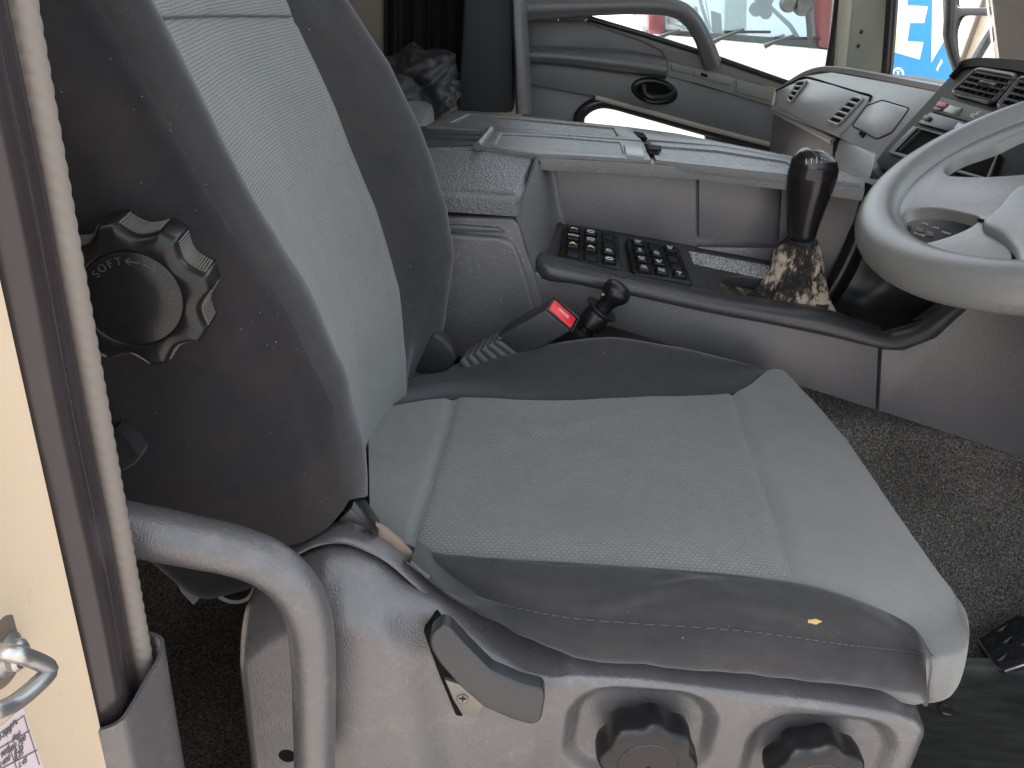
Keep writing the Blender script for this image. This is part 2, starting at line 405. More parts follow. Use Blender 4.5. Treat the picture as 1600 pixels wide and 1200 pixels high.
back_lines = [
    bl(.50, Xr, lambda z: .05 + 0 * z, -.30), bl(.515, Xr, lambda z: -.005 + 0 * z, -.285), bl(.525, Xr, lambda z: -.030 - .012 * np.sin(math.pi * zt(z)), -.21),
    bl(.512, Xr, lambda z: -.038 - .012 * np.sin(math.pi * zt(z)), -.13), bl(.505, Xr, lambda z: -.036 - .010 * np.sin(math.pi * zt(z)), -.06), bl(.520, Xr, lambda z: -.026 + 0 * z, -.022),
    bl(.546, Xr, -.012),                                                              # 6 ridge seam
    bl(.536, Xn, lambda z: .012 + 0 * z, .003), bl(.525, Xn, .040, -.004), bl(.47, Xn, .060, -.020),     # 9 near seam
    bl(.42, Xf, .12, -.024), bl(.42, Xf, .23, -.030), bl(.42, Xf, .33, -.016), bl(.42, Xf, .40, 0),      # 13 far seam
    bl(.40, Xb, .435, -.028), bl(.40, Xb, .475, 0), bl(.40, Xb, .51, -.02), bl(.41, Xb, .525, -.09),
    bl(.45, Xr, .50, -.20), bl(.50, Xr, .46, -.30)]
for a in range(6): back_lines[a][:, 2] += 0
G, ix = net(back_lines, NB, [3, 4, 6, 6, 6, 6, 8, 6, 6, 8, 10, 10, 8, 6, 6, 6, 5, 4, 3])
Nn = gnormals(G)
if Nn[ix[3], 60, 1] > 0: Nn = -Nn
off = np.zeros(G.shape[:2])
nz = vnoise(G, 9, 1.3) * .0022 + vnoise(G, 24, 4.1) * .0008
off += nz
for c, d, wd in ((ix[6], .0035, 1.2), (ix[9], .004, 1.2), (ix[13], .004, 1.2)):
    cc = np.arange(G.shape[0]); off -= (d * np.exp(-((cc - c) / wd) ** 2))[:, None]
# cross seam near the top of the centre panel, stitched welt
zz = G[:, :, 2] + (G[:, :, 1] - .06) * .085
cmask = ((np.arange(G.shape[0]) >= ix[9]) & (np.arange(G.shape[0]) <= ix[13]))[:, None]
off -= np.where(cmask, .004 * np.exp(-((zz - .955) / .0035) ** 2), 0)
# soft fold running down the near side panel
sidecol = (np.arange(G.shape[0]) < ix[6])[:, None]
dX = G[:, :, 0] - (np.interp(G[:, :, 2], [.5, .62, .75, .9, 1.0], [-.175, -.185, -.215, -.285, -.33]))
off += np.where(sidecol, .0022 * np.exp(-(dX / .010) ** 2) * sstep(.5, .6, G[:, :, 2]), 0)
G = G + Nn * off[:, :, None]
shell_n = len(back_lines)
backrest = gmesh('backrest', G[ix[17]:ix[19] + 1], MAT['dark'], seat)
tag(backrest, 'grey and charcoal cloth backrest with dark side panel')
gmesh('side_panel', G[ix[0]:ix[6] + 1], MAT['side'], backrest)
gmesh('bolster', G[ix[6]:ix[9] + 1], MAT['dark'], backrest)
gmesh('center_panel', G[ix[9]:ix[13] + 1], MAT['light'], backrest, flatuv=(1, 2, 1, 1.1))
gmesh('bolster', G[ix[13]:ix[17] + 1], MAT['dark'], backrest)
# back cover and bottom closing so that the backrest is a solid body
bk = np.stack([G[ix[19]], G[ix[19]] * .66 + G[0] * .34 + np.array([-.02, 0, 0]), G[ix[19]] * .33 + G[0] * .67 + np.array([-.02, 0, 0]), G[0]])
gmesh('back_cover', bk, MAT['side'], backrest)
ring = G[:, 0]; mid = np.array([-.26, .23, .47])
mk('bottom_cover', list(ring) + [tuple(mid)], [(i, (i + 1) % len(ring), len(ring)) for i in range(len(ring))], MAT['side'], backrest)
tr = G[:, -1]; mid = np.array([-.53, .23, TOP + .02])
mk('top_cover', list(tr) + [tuple(mid)], [(i, (i + 1) % len(tr), len(tr)) for i in range(len(tr))], MAT['dark'], backrest)
# stitched thread along the cross seam
st = []
for k in range(ix[9] + 1, ix[13]):
    col = G[k]; zz1 = col[:, 2] + (col[:, 1] - .06) * .085; st.append([np.interp(.955, zz1, col[:, c]) for c in range(3)]); st[-1] = np.array(st[-1]) + Nn[k, int(np.argmin(abs(zz1 - .955)))] * .0025
tube('seam', st, .0011, MAT['thread'], backrest, 6)
# little dark cloth pocket corner at the rear edge of the side panel
pk = [P(178, 668, Y=-.055), P(200, 690, Y=-.062), P(218, 715, Y=-.062), P(212, 726, Y=-.06), P(192, 738, Y=-.055), P(176, 744, Y=-.05)]
pk2 = [p + Vector((0, .035, 0)) for p in pk]
hull('pocket_flap', pk, pk2, MAT['side'], backrest, .004)

# ---- cushion
def L(pts, **k): return [P(x, y, **k) for x, y in pts]
cush = thing('cushion_anchor', (0, 0, 0), '', '')
bpy.data.objects.remove(cush)
zl = .462
A = [P(578, 815, Z=zl), P(640, 857, Z=zl), P(800, 873, Z=zl + .002), P(1000, 884, Z=zl + .003), P(1244, 909, Z=zl), P(1385, 954, Z=.452), P(1447, 1000, Z=.436), P(1457, 1040, Y=-.068), P(1447, 1104, Y=-.045)]
Dl = [P(575, 640, Z=.452), P(708, 621, Z=.458), P(850, 626, Z=.458), P(1000, 619, Z=.458), P(1146, 612, Z=.462), P(1203, 578, Z=.468), P(1232, 586, Z=.455), Vector((.43, .545, .41)), Vector((.42, .54, .35))]
def mid_line(f, sag, fx):
    out = []
    for i in range(9):
        p = A[i].lerp(Dl[i], f)
        if i in (2, 3): p.z -= sag
        if i in (1, 4): p.z -= sag * .5
        if i >= 5: p.x += fx[i - 5]
        out.append(p)
    return out
# the front edge follows the outline seen against the carpet
Bn = [A[0].lerp(Dl[0], .12), A[1].lerp(Dl[1], .12), A[2].lerp(Dl[2], .12), A[3].lerp(Dl[3], .12), P(1233, 872, Z=zl), P(1400, 905, Z=.457), P(1498, 955, Z=.442), P(1513, 1006, Y=-.050), P(1482, 1078, Y=-.046)]
B1 = [A[0].lerp(Dl[0], .33), A[1].lerp(Dl[1], .33) - Vector((0, 0, .006)), A[2].lerp(Dl[2], .33) - Vector((0, 0, .012)), A[3].lerp(Dl[3], .33) - Vector((0, 0, .012)), P(1212, 800, Z=.457), P(1370, 838, Z=.455), P(1440, 862, Z=.436), P(1462, 905, Y=.10), P(1440, 960, Y=.10)]
B2 = [A[0].lerp(Dl[0], .62), A[1].lerp(Dl[1], .6) - Vector((0, 0, .008)), A[2].lerp(Dl[2], .6) - Vector((0, 0, .014)), A[3].lerp(Dl[3], .6) - Vector((0, 0, .014)), P(1178, 705, Z=.455), P(1310, 735, Z=.455), P(1362, 750, Z=.437), P(1375, 780, Y=.24), P(1355, 830, Y=.24)]
B3 = [A[0].lerp(Dl[0], .85), A[1].lerp(Dl[1], .86) - Vector((0, 0, .004)), A[2].lerp(Dl[2], .86) - Vector((0, 0, .008)), A[3].lerp(Dl[3], .86) - Vector((0, 0, .006)), P(1155, 640, Z=.458), P(1255, 640, Z=.460), P(1290, 650, Z=.446), P(1300, 672, Y=.40), P(1285, 720, Y=.40)]
for l_ in (A, Bn, B1, B2, B3, Dl): l_.append(l_[8] + Vector((-.045, .03, -.004)))
NU = 168
A_t = [p + (Vector((-.005, .003, 0)) if 6 <= i <= 8 else Vector((-.006, .0, -.004)) if i == 5 else Vector((0, -.008, -.005))) for i, p in enumerate(A)]
Gc, cx = net([A_t, Bn, B1, B2, B3, Dl], NU, [8, 14, 18, 16, 10])
Nc = gnormals(Gc)
if Nc[30, 60, 2] < 0: Nc = -Nc
uu = np.linspace(0, 9, NU)[None, :]
off = vnoise(Gc, 10, 2.2) * .002 + vnoise(Gc, 26, 3.3) * .0008
off -= .0055 * np.exp(-((uu - 1.0) / .05) ** 2) + .006 * np.exp(-((uu - 4.0) / .05) ** 2)
# a diagonal crease in the panel
a, b = P(735, 688, Z=.45), P(1030, 632, Z=.456); dv = (b - a); ln = dv.length; dv.normalize()
q = Gc - np.array(a); s_ = (q @ np.array(dv)); pr = np.cross(np.array((0, 0, 1.)), np.array(dv)); t_ = q @ pr + .012 * np.sin(s_ / ln * math.pi)
off += .0035 * np.where(t_ > 0, np.exp(-(t_ / .020) ** 2), np.exp(-(t_ / .006) ** 2)) * sstep(0, .08, s_) * sstep(ln, ln - .10, s_)
off *= sstep(0, 6, np.arange(Gc.shape[0]))[:, None]
Gc = Gc + Nc * off[:, :, None]
j1, j4 = int(round((NU - 1) / 9 * 1.0)), int(round((NU - 1) / 9 * 4.0))
cushion = gmesh('cushion', Gc[:, j1:j4 + 1], MAT['light2'], seat, flatuv=(1, 0, 1, 1))
tag(cushion, 'woven grey seat cushion with charcoal side bolsters')
gmesh('rear_panel', Gc[:, :j1 + 1], MAT['lightp'], cushion)
gmesh('front_panel', Gc[:, j4:], MAT['lightp'], cushion)
MAT['thread2'] = simple('pale_thread', (.20, .205, .20), .9)
for jj in (j1, j4): tube('seam', Gc[2:, jj] + Nc[2:, jj] * .0002, .0009, MAT['thread2'], cushion, 6)
# near bolster: light edge - crest - stitch line
S = [P(600, 850, Z=.455), P(668, 893, Z=.448), P(745, 930, Z=.440), P(887, 964, Z=.440), P(1150, 984, Z=.440), P(1319, 1006, Z=.437), P(1400, 1015, Z=.433), P(1440, 1021, Z=.430), P(1456, 1024, Y=-.073)]
A_edge = arc(np.vstack([crom(A, NU)[:int(NU * 6.35 / 9)], np.array(S[-1])[None]]), 9)
Cr = [Vector(A_edge[i]) * .42 + S[i] * .58 + Vector((0, -.006, .012 if 0 < i < 7 else .003)) for i in range(9)]
Cr2 = [Vector(A_edge[i]) * .78 + S[i] * .22 + Vector((0, -.002, .008 if 0 < i < 7 else .002)) for i in range(9)]
Gb, bx_ = net([A_edge, Cr2, Cr, S], 140, [8, 8, 10])
# wrinkles in the near bolster
def wrinkle(Gx, a, b, h, wd):
    d = (b - a); ln = d.length; d.normalize(); q = Gx - np.array(a); s = q @ np.array(d); c = np.cross(q, np.array(d)); t = np.linalg.norm(c, axis=2)
    return h * np.exp(-(t / wd) ** 2) * sstep(-.01, .03, s) * sstep(ln + .01, ln - .04, s)
Nb = gnormals(Gb)
if Nb[8, 60, 2] < 0: Nb = -Nb
ob = vnoise(Gb, 14, 5.5) * .003 + vnoise(Gb, 40, 5.5) * .0012
ob += wrinkle(Gb, P(870, 960, Z=.45), P(1130, 908, Z=.465), .008, .008) + wrinkle(Gb, P(1080, 930, Z=.455), P(1290, 975, Z=.45), .007, .010) - wrinkle(Gb, P(1090, 942, Z=.455), P(1280, 988, Z=.447), .005, .006)
ob -= wrinkle(Gb, P(880, 972, Z=.45), P(1120, 922, Z=.462), .005, .006)
edge = np.minimum(np.arange(Gb.shape[0]), Gb.shape[0] - 1 - np.arange(Gb.shape[0]))[:, None]
ob *= sstep(0, 4, edge)
Gb = Gb + Nb * ob[:, :, None]
Gb[0] = Gb[0] - np.array([0, 0, .002]); 
near_b = gmesh('bolster', Gb, MAT['dark'], cushion)
tag(near_b, 'charcoal near bolster of the cushion with a yellow foam tear')
# skirt below the stitch line
K0 = [P(640, 880, Y=-.03), P(700, 926, Y=-.035), P(762, 960, Y=-.04), P(887, 1022, Y=-.04), P(1150, 1054, Y=-.045), P(1290, 1068, Y=-.045), P(1380, 1077, Y=-.045), P(1431, 1082, Y=-.045), P(1446, 1104, Y=-.045)]
Km = [S[i].lerp(K0[i], .5) + Vector((0, -.012 if 0 < i < 8 else -.004, .004)) for i in range(9)]
K1 = [k + Vector((0, .05, -.01)) for k in K0]
Gs, sx_ = net([S, Km, K0, K1], 140, [10, 10, 4])
Ns = gnormals(Gs)
if Ns[6, 60, 1] > 0: Ns = -Ns
os_ = vnoise(Gs, 16, 7.5) * .004 + vnoise(Gs, 45, 7.5) * .0014
os_ += wrinkle(Gs, P(1330, 1040, Y=-.08), P(1440, 1040, Y=-.08), .008, .008) - wrinkle(Gs, P(1320, 1058, Y=-.08), P(1430, 1062, Y=-.08), .004, .006)
os_ *= sstep(0, 3, np.arange(Gs.shape[0]))[:, None]
Gs = Gs + Ns * os_[:, :, None]
gmesh('skirt', Gs, MAT['dark'], cushion)
# stitch bead along the seam: short separate stitches joined
sv = crom(S, 190)
V_, F_ = [], []
for k in range(4, 188, 2):
    a, b = Vector(sv[k]), Vector(sv[k + 1]); mdl = (a + b) / 2 + Vector((0, -.0016, .0006)); t = (b - a).normalized(); u = Vector((0, -1, .3)).normalized(); v = t.cross(u)
    o = len(V_); l = (b - a).length * .62
    for sgn in (-1, 1):
        for (p, q_) in ((1, 0), (0, 1), (-1, 0), (0, -1)): V_.append(mdl + t * l * sgn + u * p * .0007 + v * q_ * .0007)
    F_ += [(o + i, o + (i + 1) % 4, o + 4 + (i + 1) % 4, o + 4 + i) for i in range(4)] + [(o + 3, o + 2, o + 1, o), (o + 4, o + 5, o + 6, o + 7)]
tag(mk('stitching', V_, F_, MAT['thread'], cushion, False), kind='stuff')
# yellow foam showing through a small tear
tp = P(1271, 973, Z=.4545)
bt = min(range(Gb.shape[0] * Gb.shape[1]), key=lambda i: (Vector(Gb.reshape(-1, 3)[i]) - tp).length)
n_t = Vector(Nb.reshape(-1, 3)[bt]); tp = Vector(Gb.reshape(-1, 3)[bt]) + n_t * .0016
xx, yy, z_ = frame_of(n_t, (1, 0, 0))
V_ = [tp + n_t * .001] + [tp + xx * math.cos(t) * .0078 * (1 + .2 * math.sin(3 * t)) + yy * math.sin(t) * .0024 * (1 + .25 * math.cos(5 * t)) - n_t * .0012 for t in np.linspace(0, 2 * math.pi, 20, endpoint=False)]
mk('foam_tear', V_, [(0, 1 + i, 1 + (i + 1) % 20) for i in range(20)], simple('yellow_foam', (.42, .30, .12), .9, bump=.4, var=.3), cushion)
# far bolster
E0 = Dl[:5] + [Dl[5]]
Ec = [P(600, 600, Y=.46), P(690, 577, Y=.47), P(800, 553, Y=.47), P(940, 531, Y=.475), P(1070, 546, Y=.49), P(1203, 578, Y=.51)]
Em = [E0[i].lerp(Ec[i], .5) + Vector((0, .004, -.004 if i < 5 else 0)) for i in range(6)]
Eo = [p + Vector((0, .045, -.03)) for p in Ec]; Eo2 = [p + Vector((0, .05, -.10)) for p in Ec]
Ge, ex_ = net([E0, Em, Ec, Eo, Eo2], 110, [9, 9, 7, 5])
Ne = gnormals(Ge)
if Ne[9, 50, 2] < 0: Ne = -Ne
oe = vnoise(Ge, 14, 9.5) * .002 + wrinkle(Ge, P(900, 612, Z=.468), P(1180, 596, Z=.472), .004, .006)
oe *= sstep(0, 3, np.arange(Ge.shape[0]))[:, None]
Ge = Ge + Ne * oe[:, :, None]; Ge[0] -= np.array([0, 0, .003])
gmesh('bolster', Ge, MAT['dark'], cushion)
# underside so the cushion is closed
rimc = [Vector((-.2, .03, .38)), Vector((.40, .03, .34)), Vector((.42, .5, .34)), Vector((-.2, .5, .38))]
hull('cushion_pan', rimc, [p + Vector((0, 0, .05)) for p in rimc], MAT['matt'], cushion, .01)
box('pedestal', (-.17, .03, .03), (.33, .46, .36), MAT['matt'], seat, .02)

# ---- grey plastic side cover of the seat base: a relief over (X, Z) that rolls in at its top edge
YB = -.055
ztop_px = [(386, 960), (392, 925), (410, 895), (440, 868), (480, 845), (520, 830), (560, 834), (600, 854), (640, 886), (690, 957), (715, 975), (775, 1024), (820, 1050), (869, 1060), (890, 1056), (1000, 1061), (1150, 1080), (1300, 1097), (1400, 1113), (1436, 1128), (1450, 1145), (1456, 1168)]
zt_pts = np.array([list(P(x, y, Y=-.008 if x < 660 else -.05)) for x, y in ztop_px])
NX, NT = 360, 130
xs = np.linspace(zt_pts[0, 0], zt_pts[-1, 0], NX)
ztp = np.interp(xs, zt_pts[:, 0], zt_pts[:, 2])
ker = np.exp(-np.linspace(-2, 2, 13) ** 2); ker /= ker.sum(); pad = np.r_[np.full(6, ztp[0]), ztp, np.full(6, ztp[-1])]; ztp = np.convolve(pad, ker, 'valid')
zb = .06
kn1, kn2 = P(1000, 1152, Y=YB), P(1278, 1192, Y=YB)
def rbump(x, z, c, hx, hz, r, soft):
    dx, dz = np.abs(x - c.x) - hx + r, np.abs(z - c.z) - hz + r
    d = np.hypot(np.maximum(dx, 0), np.maximum(dz, 0)) + np.minimum(np.maximum(dx, dz), 0) - r
    return 1 - sstep(-soft, soft, d)
Gp = np.zeros((NX, NT, 3))
rr = .022
for i, x in enumerate(xs):
    arcn = 22
    for j in range(NT):
        rr = .022 - .013 * float(sstep(-.03, .05, x)); wd = .026 + .03 * float(sstep(-.08, .0, x))
        if j < 6: y_, z_ = YB + rr + wd * (1 - j / 6), ztp[i] + (-.002 + .010 * float(sstep(-.08, .0, x))) * (1 - j / 6)
        elif j < 6 + arcn:
            a = (j - 6) / arcn * math.pi / 2; y_, z_ = YB + rr - rr * math.sin(a), ztp[i] - rr * (1 - math.cos(a))
        else:
            t = (j - 6 - arcn) / (NT - 1 - 6 - arcn); y_, z_ = YB, (ztp[i] - rr) * (1 - t) + zb * t
        Gp[i, j] = x, y_, z_
X_, Z_ = Gp[:, :, 0], Gp[:, :, 2]
down = np.clip((ztp[:, None] - Z_) / .05, 0, 1)
colb = sstep(-.262, -.235, X_) * (1 - sstep(-.092, -.040, X_ + (Z_ - .35) * .18))        # bulging rear column
Gp[:, :, 1] -= .030 * colb * sstep(.0, 1.0, down)
Gp[:, :, 1] -= .006 * (1 - sstep(.04, .075, X_)) * (1 - colb) * down                     # shoulder round the lever
rec = rbump(X_, Z_, kn1, .072, .062, .045, .010) + rbump(X_, Z_, kn2, .072, .062, .045, .010)
Gp[:, :, 1] += .014 * np.clip(rec, 0, 1)
Gp[:, :, 1] += .028 * (np.maximum(0, X_ - (xs[-1] - .028)) / .028) ** 2.4 + .03 * (np.maximum(0, (xs[0] + .02) - X_) / .02) ** 2.4
Gp[:, :, 2] -= 0
# top face dips between dome and front part (bevel towards the lever)
cover = gmesh('side_cover', Gp, MAT['grey'], seat)
tag(cover, 'moulded grey plastic side cover of the seat base')
sp_, sn_ = hit(cover, 449, 1181)
if sp_: lathe('screw_recess', sp_ + sn_ * .0004, sn_, [(.009, 0), (.0085, .0005), (.006, -.0008), (.002, -.001)], MAT['hole'], cover, 20)
# rim strip on the dome
rp = [(430, 872), (462, 852), (500, 833), (540, 828), (575, 839), (610, 858), (645, 888), (684, 924)]
lo_ = arc([P(x, y, Y=-.016) + Vector((0, 0, .001)) for x, y in rp], 60)
strip_in = lo_ + np.array([0, .012, .0]); strip_mid = lo_ + np.array([0, .004, .0025]); strip_out = lo_ + np.array([0, -.016, .0015]); so2 = lo_ + np.array([0, -.0185, -.003])
Gst, _ = net([strip_in, strip_mid, strip_out, so2], 60, [3, 4, 2])
thick('rim_strip', Gst, -.003, MAT['grey'], cover)
# metal recliner plates showing behind the dome
pl_r = Plane((0, .0, .4), (1, .0, .4), (0, .0, .9))
plate('recliner_plate', pl_r, [(515, 828), (548, 795), (562, 812), (620, 862), (655, 880), (650, 905), (560, 860)], .004, MAT['brass'], seat, bev=.001, h=.0)
plate('recliner_plate', Plane((0, -.012, .4), (1, -.012, .4), (0, -.012, .9)), [(585, 820), (600, 826), (625, 846), (648, 872), (657, 890), (640, 895), (600, 860)], .005, MAT['rust'], seat, bev=.001)
hb = [P(548, 797, Y=-.02), P(566, 793, Y=-.0), P(592, 828, Y=-.0), P(591, 838, Y=-.02), P(580, 834, Y=-.025)]
hull('recliner_trim', hb, [p + Vector((.0, .012, .003)) for p in hb], MAT['gloss'], seat, .002)
# recline lever
pl_l = Plane((0, YB - .032, .4), (1, YB - .032, .4), (0, YB - .032, .9))
lv = [(672, 992), (690, 977), (703, 982), (730, 1012), (768, 1050), (815, 1070), (848, 1078), (852, 1090), (846, 1126), (832, 1134), (800, 1125), (756, 1106), (715, 1070), (684, 1034), (671, 1010)]
lever = plate('recline_lever', pl_l, lv, .016, MAT['lever'], seat, bev=.005, seg=3, pxr=8)
tag(lever, 'charcoal recline lever on the side cover')
plate('lever_arm', Plane((0, YB - .018, .4), (1, YB - .018, .4), (0, YB - .018, .9)), [(680, 1000), (720, 1015), (760, 1060), (720, 1068), (690, 1040)], .03, MAT['matt'], lever, bev=.002)
pl_s = Plane((0, YB - .012, .4), (1, YB - .012, .4), (0, YB - .012, .9))
plate('lever_slot', pl_s, [(662, 988), (680, 975), (700, 1000), (740, 1060), (722, 1120), (712, 1118), (688, 1060)], .02, MAT['hole'], cover, bev=.001)
brk = plate('lever_bracket', Plane((0, YB - .016, .4), (1, YB - .016, .4), (0, YB - .016, .9)), [(694, 1062), (735, 1075), (756, 1100), (750, 1119), (722, 1118), (708, 1095)], .01, MAT['brass'], seat, bev=.002)
scr = lathe('screw', P(723, 1092, Y=YB - .016), (0, -1, .1), [(.0062, 0), (.0062, .0015), (.0045, .0028), (.001, .0032)], MAT['brass'], brk, 20)
for a in (0, 1):
    d = Vector((1, 0, 0)) if a else Vector((0, .1, 1)); c = P(723, 1092, Y=YB - .0192)
    tube('screw_slot', [c - d * .0035, c + d * .0035], .0006, MAT['hole'], scr, 6)
# ---- knobs
MAT['emboss'] = simple('raised_letters', (.05, .05, .05), .35)
MAT['ribs'] = simple('lit_ribs', (.11, .10, .085), .6)  # ribs paler and browner than the knob: khaki light put into their colour
def lobed(n, amp, ph=0, flat=0): return lambda a, r, h: r * (1 + amp * math.cos(n * a + ph))
def adj_knob(c, ph):
    ax = Vector((0, -1, .06)); f = lobed(8, .055, ph)
    k = lathe('adjuster_knob', c, ax, [(.034, -.014), (.047, -.010), (.049, 0), (.0488, .018), (.047, .0235), (.043, .0262), (.034, .0272), (.031, .0272)], MAT['black'], seat, 96, f, sharp=60)
    lathe('knob_cap', c, ax, [(.0315, .022), (.0315, .0276), (.0305, .0284), (.0296, .0276), (.0290, .0268), (.020, .0270), (.002, .0272)], MAT['knobcap'], k, 64, sharp=60)
    lathe('knob_shaft', c, ax, [(.030, -.03), (.030, -.012)], MAT['matt'], k, 32)
    return k
MAT['knobcap'] = plastic('grained_black_cap', (.028, .025, .024), .5, 420, 1.0, .1)
tag(adj_knob(P(1008, 1166, Y=YB - .012), .3), 'lobed black height adjuster knob nearer the recline lever')
tag(adj_knob(P(1268, 1196, Y=YB - .012), .8), 'lobed black tilt adjuster knob at the front of the side cover')
# lumbar knob on the backrest side panel
kc = P(228, 441, Y=-.056); kax = Vector((.12, -1, .04)).normalized()
kx, ky, kz = frame_of(kax)
nl = 8
def scal(a, r, h):
    # eight scallops bitten out of a disc
    s = max(0.0, (math.sin(nl * (a - .22) / 2) ** 2 - .16) / .84) ** .66
    return r * (1 - .165 * s * float(sstep(.041 * KS, .052 * KS, r)))
KS = .93
prof = [(.052, -.012), (.060, -.009), (.0625, 0), (.0625, .028), (.0615, .0332), (.0590, .0363), (.0555, .0376), (.050, .0381), (.0412, .0382), (.0406, .0377), (.0400, .0370), (.0394, .0377), (.0388, .0382), (.02, .0382), (.001, .0382)]
lk = lathe('lumbar_knob', kc, kax, [(a * KS, b) for a, b in prof], MAT['black'], seat, 256, scal, sharp=60)
tag(lk, 'large scalloped black lumbar knob marked SOFT and HARD')
lathe('knob_shaft', kc, kax, [(.03, -.04), (.03, -.008)], MAT['matt'], lk, 32)
# ribbed grip inlays in each scallop
for s in range(nl):
    a0 = .22 + (math.pi + 2 * math.pi * s) / nl
    V_, F_ = [], []
    for q in range(17):
        a = a0 + (q - 8) * .031; rad = scal(a, .0625 * KS, 0)
        e = Vector(kx) * math.cos(a) + Vector(ky) * math.sin(a); tt = -Vector(kx) * math.sin(a) + Vector(ky) * math.cos(a)
        o = len(V_)
        for hh, dr in ((.001, .0001), (.001, .0016), (.0285, .0016), (.0285, .0001)):
            for w_ in (-.00055, .00055): V_.append(kc + e * (rad + dr) + tt * w_ + kz * hh)
        F_ += [(o, o + 2, o + 3, o + 1), (o + 2, o + 4, o + 5, o + 3), (o + 4, o + 6, o + 7, o + 5), (o, o + 6, o + 4, o + 2), (o + 1, o + 3, o + 5, o + 7)]
    mk('grip_ribs', V_, F_, MAT['ribs'], lk, False)
def around(txt, a0, step, rad, size):
    for i, ch in enumerate(txt):
        a = a0 - i * step; e = kx * math.cos(a) + ky * math.sin(a); tt = -(-kx * math.sin(a) + ky * math.cos(a))
        text('letter', ch, kc + e * rad + kz * .0382, tt, e, size, MAT['emboss'], lk, .0005)
around('SOFT', math.radians(50), math.radians(13), .0296, .0080)
around('HARD', math.radians(-52), math.radians(13), .0296, .0080)
for aa, sg in ((-8, 1), (-31, -1)):
    a = math.radians(aa); e = kx * math.cos(a) + ky * math.sin(a); tt = -(-kx * math.sin(a) + ky * math.cos(a)); c = kc + e * .0296 + kz * .0384
    tube('arrow', [c - tt * .005, c + tt * .005], .0006, MAT['emboss'], lk, 6)
    for s in (-1, 1): tube('arrow', [c - tt * .005 * sg, c - tt * .002 * sg + e * .0025 * s], .0006, MAT['emboss'], lk, 6)
# fabric hanging under the backrest
fl = [P(262, 878, Y=.02), P(275, 878, Y=.02), P(312, 935, Y=.02), P(302, 946, Y=.02), P(282, 925, Y=.02)]
hull('fabric_flap', fl, [p + Vector((.0, .004, 0)) for p in fl], MAT['lightp'], backrest, .001)
ug = [[P(x, y, Y=yy) for x, y in ((235, 850), (300, 870), (380, 860), (440, 840))] for yy in (.0,)] + [[P(x, y, Y=.02) for x, y in ((240, 872), (305, 925), (350, 925), (430, 900))], [P(x, y, Y=.12) for x, y in ((250, 840), (310, 880), (360, 895), (430, 880))]]
Gu, _ = net(ug, 24, [8, 6]); thick('seat_underlay', Gu, .004, MAT['side'], backrest)
ug2 = [[P(x, y, Y=.035) for x, y in ((330, 900), (345, 930), (372, 938), (392, 925), (395, 890))], [P(x, y, Y=.10) for x, y in ((330, 880), (345, 905), (372, 910), (392, 900), (395, 870))]]
Gu, _ = net(ug2, 20, [6]); thick('foam_edge', Gu, .004, simple('pale_foam', (.34, .33, .30), .95, bump=.4), backrest)
# ================================================================ door pillar at the camera side
def extr(name, prof, z0, z1, mat, parent, n=2, wob=0, sharp=40):
    zs = np.linspace(z0, z1, n); G = np.array([[[x, y, z] for z in zs] for x, y in prof])
    if wob: G[:, :, 1] += (wob * np.sin(zs * 23))[None, :]
    return gmesh(name, G, mat, parent, sharp)
pil = thing('door_pillar', (-.33, -.3, .0), 'cream painted door pillar with black rubber seal and ribbed beige trim', 'pillar')
jamb = [(-1.0, -.395), (-.34, -.395), (-.315, -.391), (-.302, -.380), (-.2982, -.366), (-.297, -.30), (-.2935, -.262), (-.290, -.252), (-.2885, -.246), (-.292, -.2405), (-.305, -.236), (-.33, -.225), (-.36, -.2), (-.45, -.19), (-1.0, -.19), (-1.0, -.395)]
extr('jamb', jamb, -.1, 1.5, MAT['cream'], pil, 40)
seal = [(-.300, -.240), (-.290, -.238), (-.2825, -.2335), (-.279, -.226), (-.2785, -.218), (-.2805, -.2115), (-.2835, -.2075), (-.2822, -.203), (-.281, -.197), (-.286, -.191), (-.30, -.19)]
extr('rubber_seal', seal, .47, 1.5, MAT['rubber'], pil, 60, .0012, 60)
NS = 900
zs = np.linspace(.455, 1.5, NS); cxn, cyn, r0 = -.2835, -.181, .0088
Gt = np.zeros((15, NS, 3))
for i in range(15):
    a = math.radians(-150 + i * 20)
    rib = r0 + .0011 * np.abs(np.sin((zs + .010 * math.sin(a)) * math.pi / .0115)) ** .7 * (1 if -80 < -150 + i * 20 < 80 else .2)
    Gt[i, :, 0] = cxn + rib * math.cos(a) * .9; Gt[i, :, 1] = cyn + rib * math.sin(a); Gt[i, :, 2] = zs
gmesh('ribbed_trim', Gt, MAT['beige'], pil)
cov = [(-.300, -.250), (-.285, -.2475), (-.274, -.241), (-.270, -.228), (-.268, -.205), (-.266, -.185), (-.268, -.170), (-.276, -.160), (-.30, -.155)]
G = np.array([[[x, y, z] for z in np.linspace(.2, .492, 40)] for x, y in cov]); G[:, :, 2] += np.where(np.arange(40) > 25, .012 * np.sin(np.linspace(0, 3.1, len(cov)))[:, None] * np.linspace(0, 1, 40)[None], 0) - .02 * np.linspace(0, 1, len(cov))[:, None] * np.linspace(0, 1, 40)[None] + .035 * (np.linspace(0, 1, len(cov)) ** 2)[:, None] * np.linspace(0, 1, 40)[None]
thick('lower_cover', np.stack([arc(G[:, k], 40) for k in range(G.shape[1])], 1), -.003, MAT['grey'], pil)
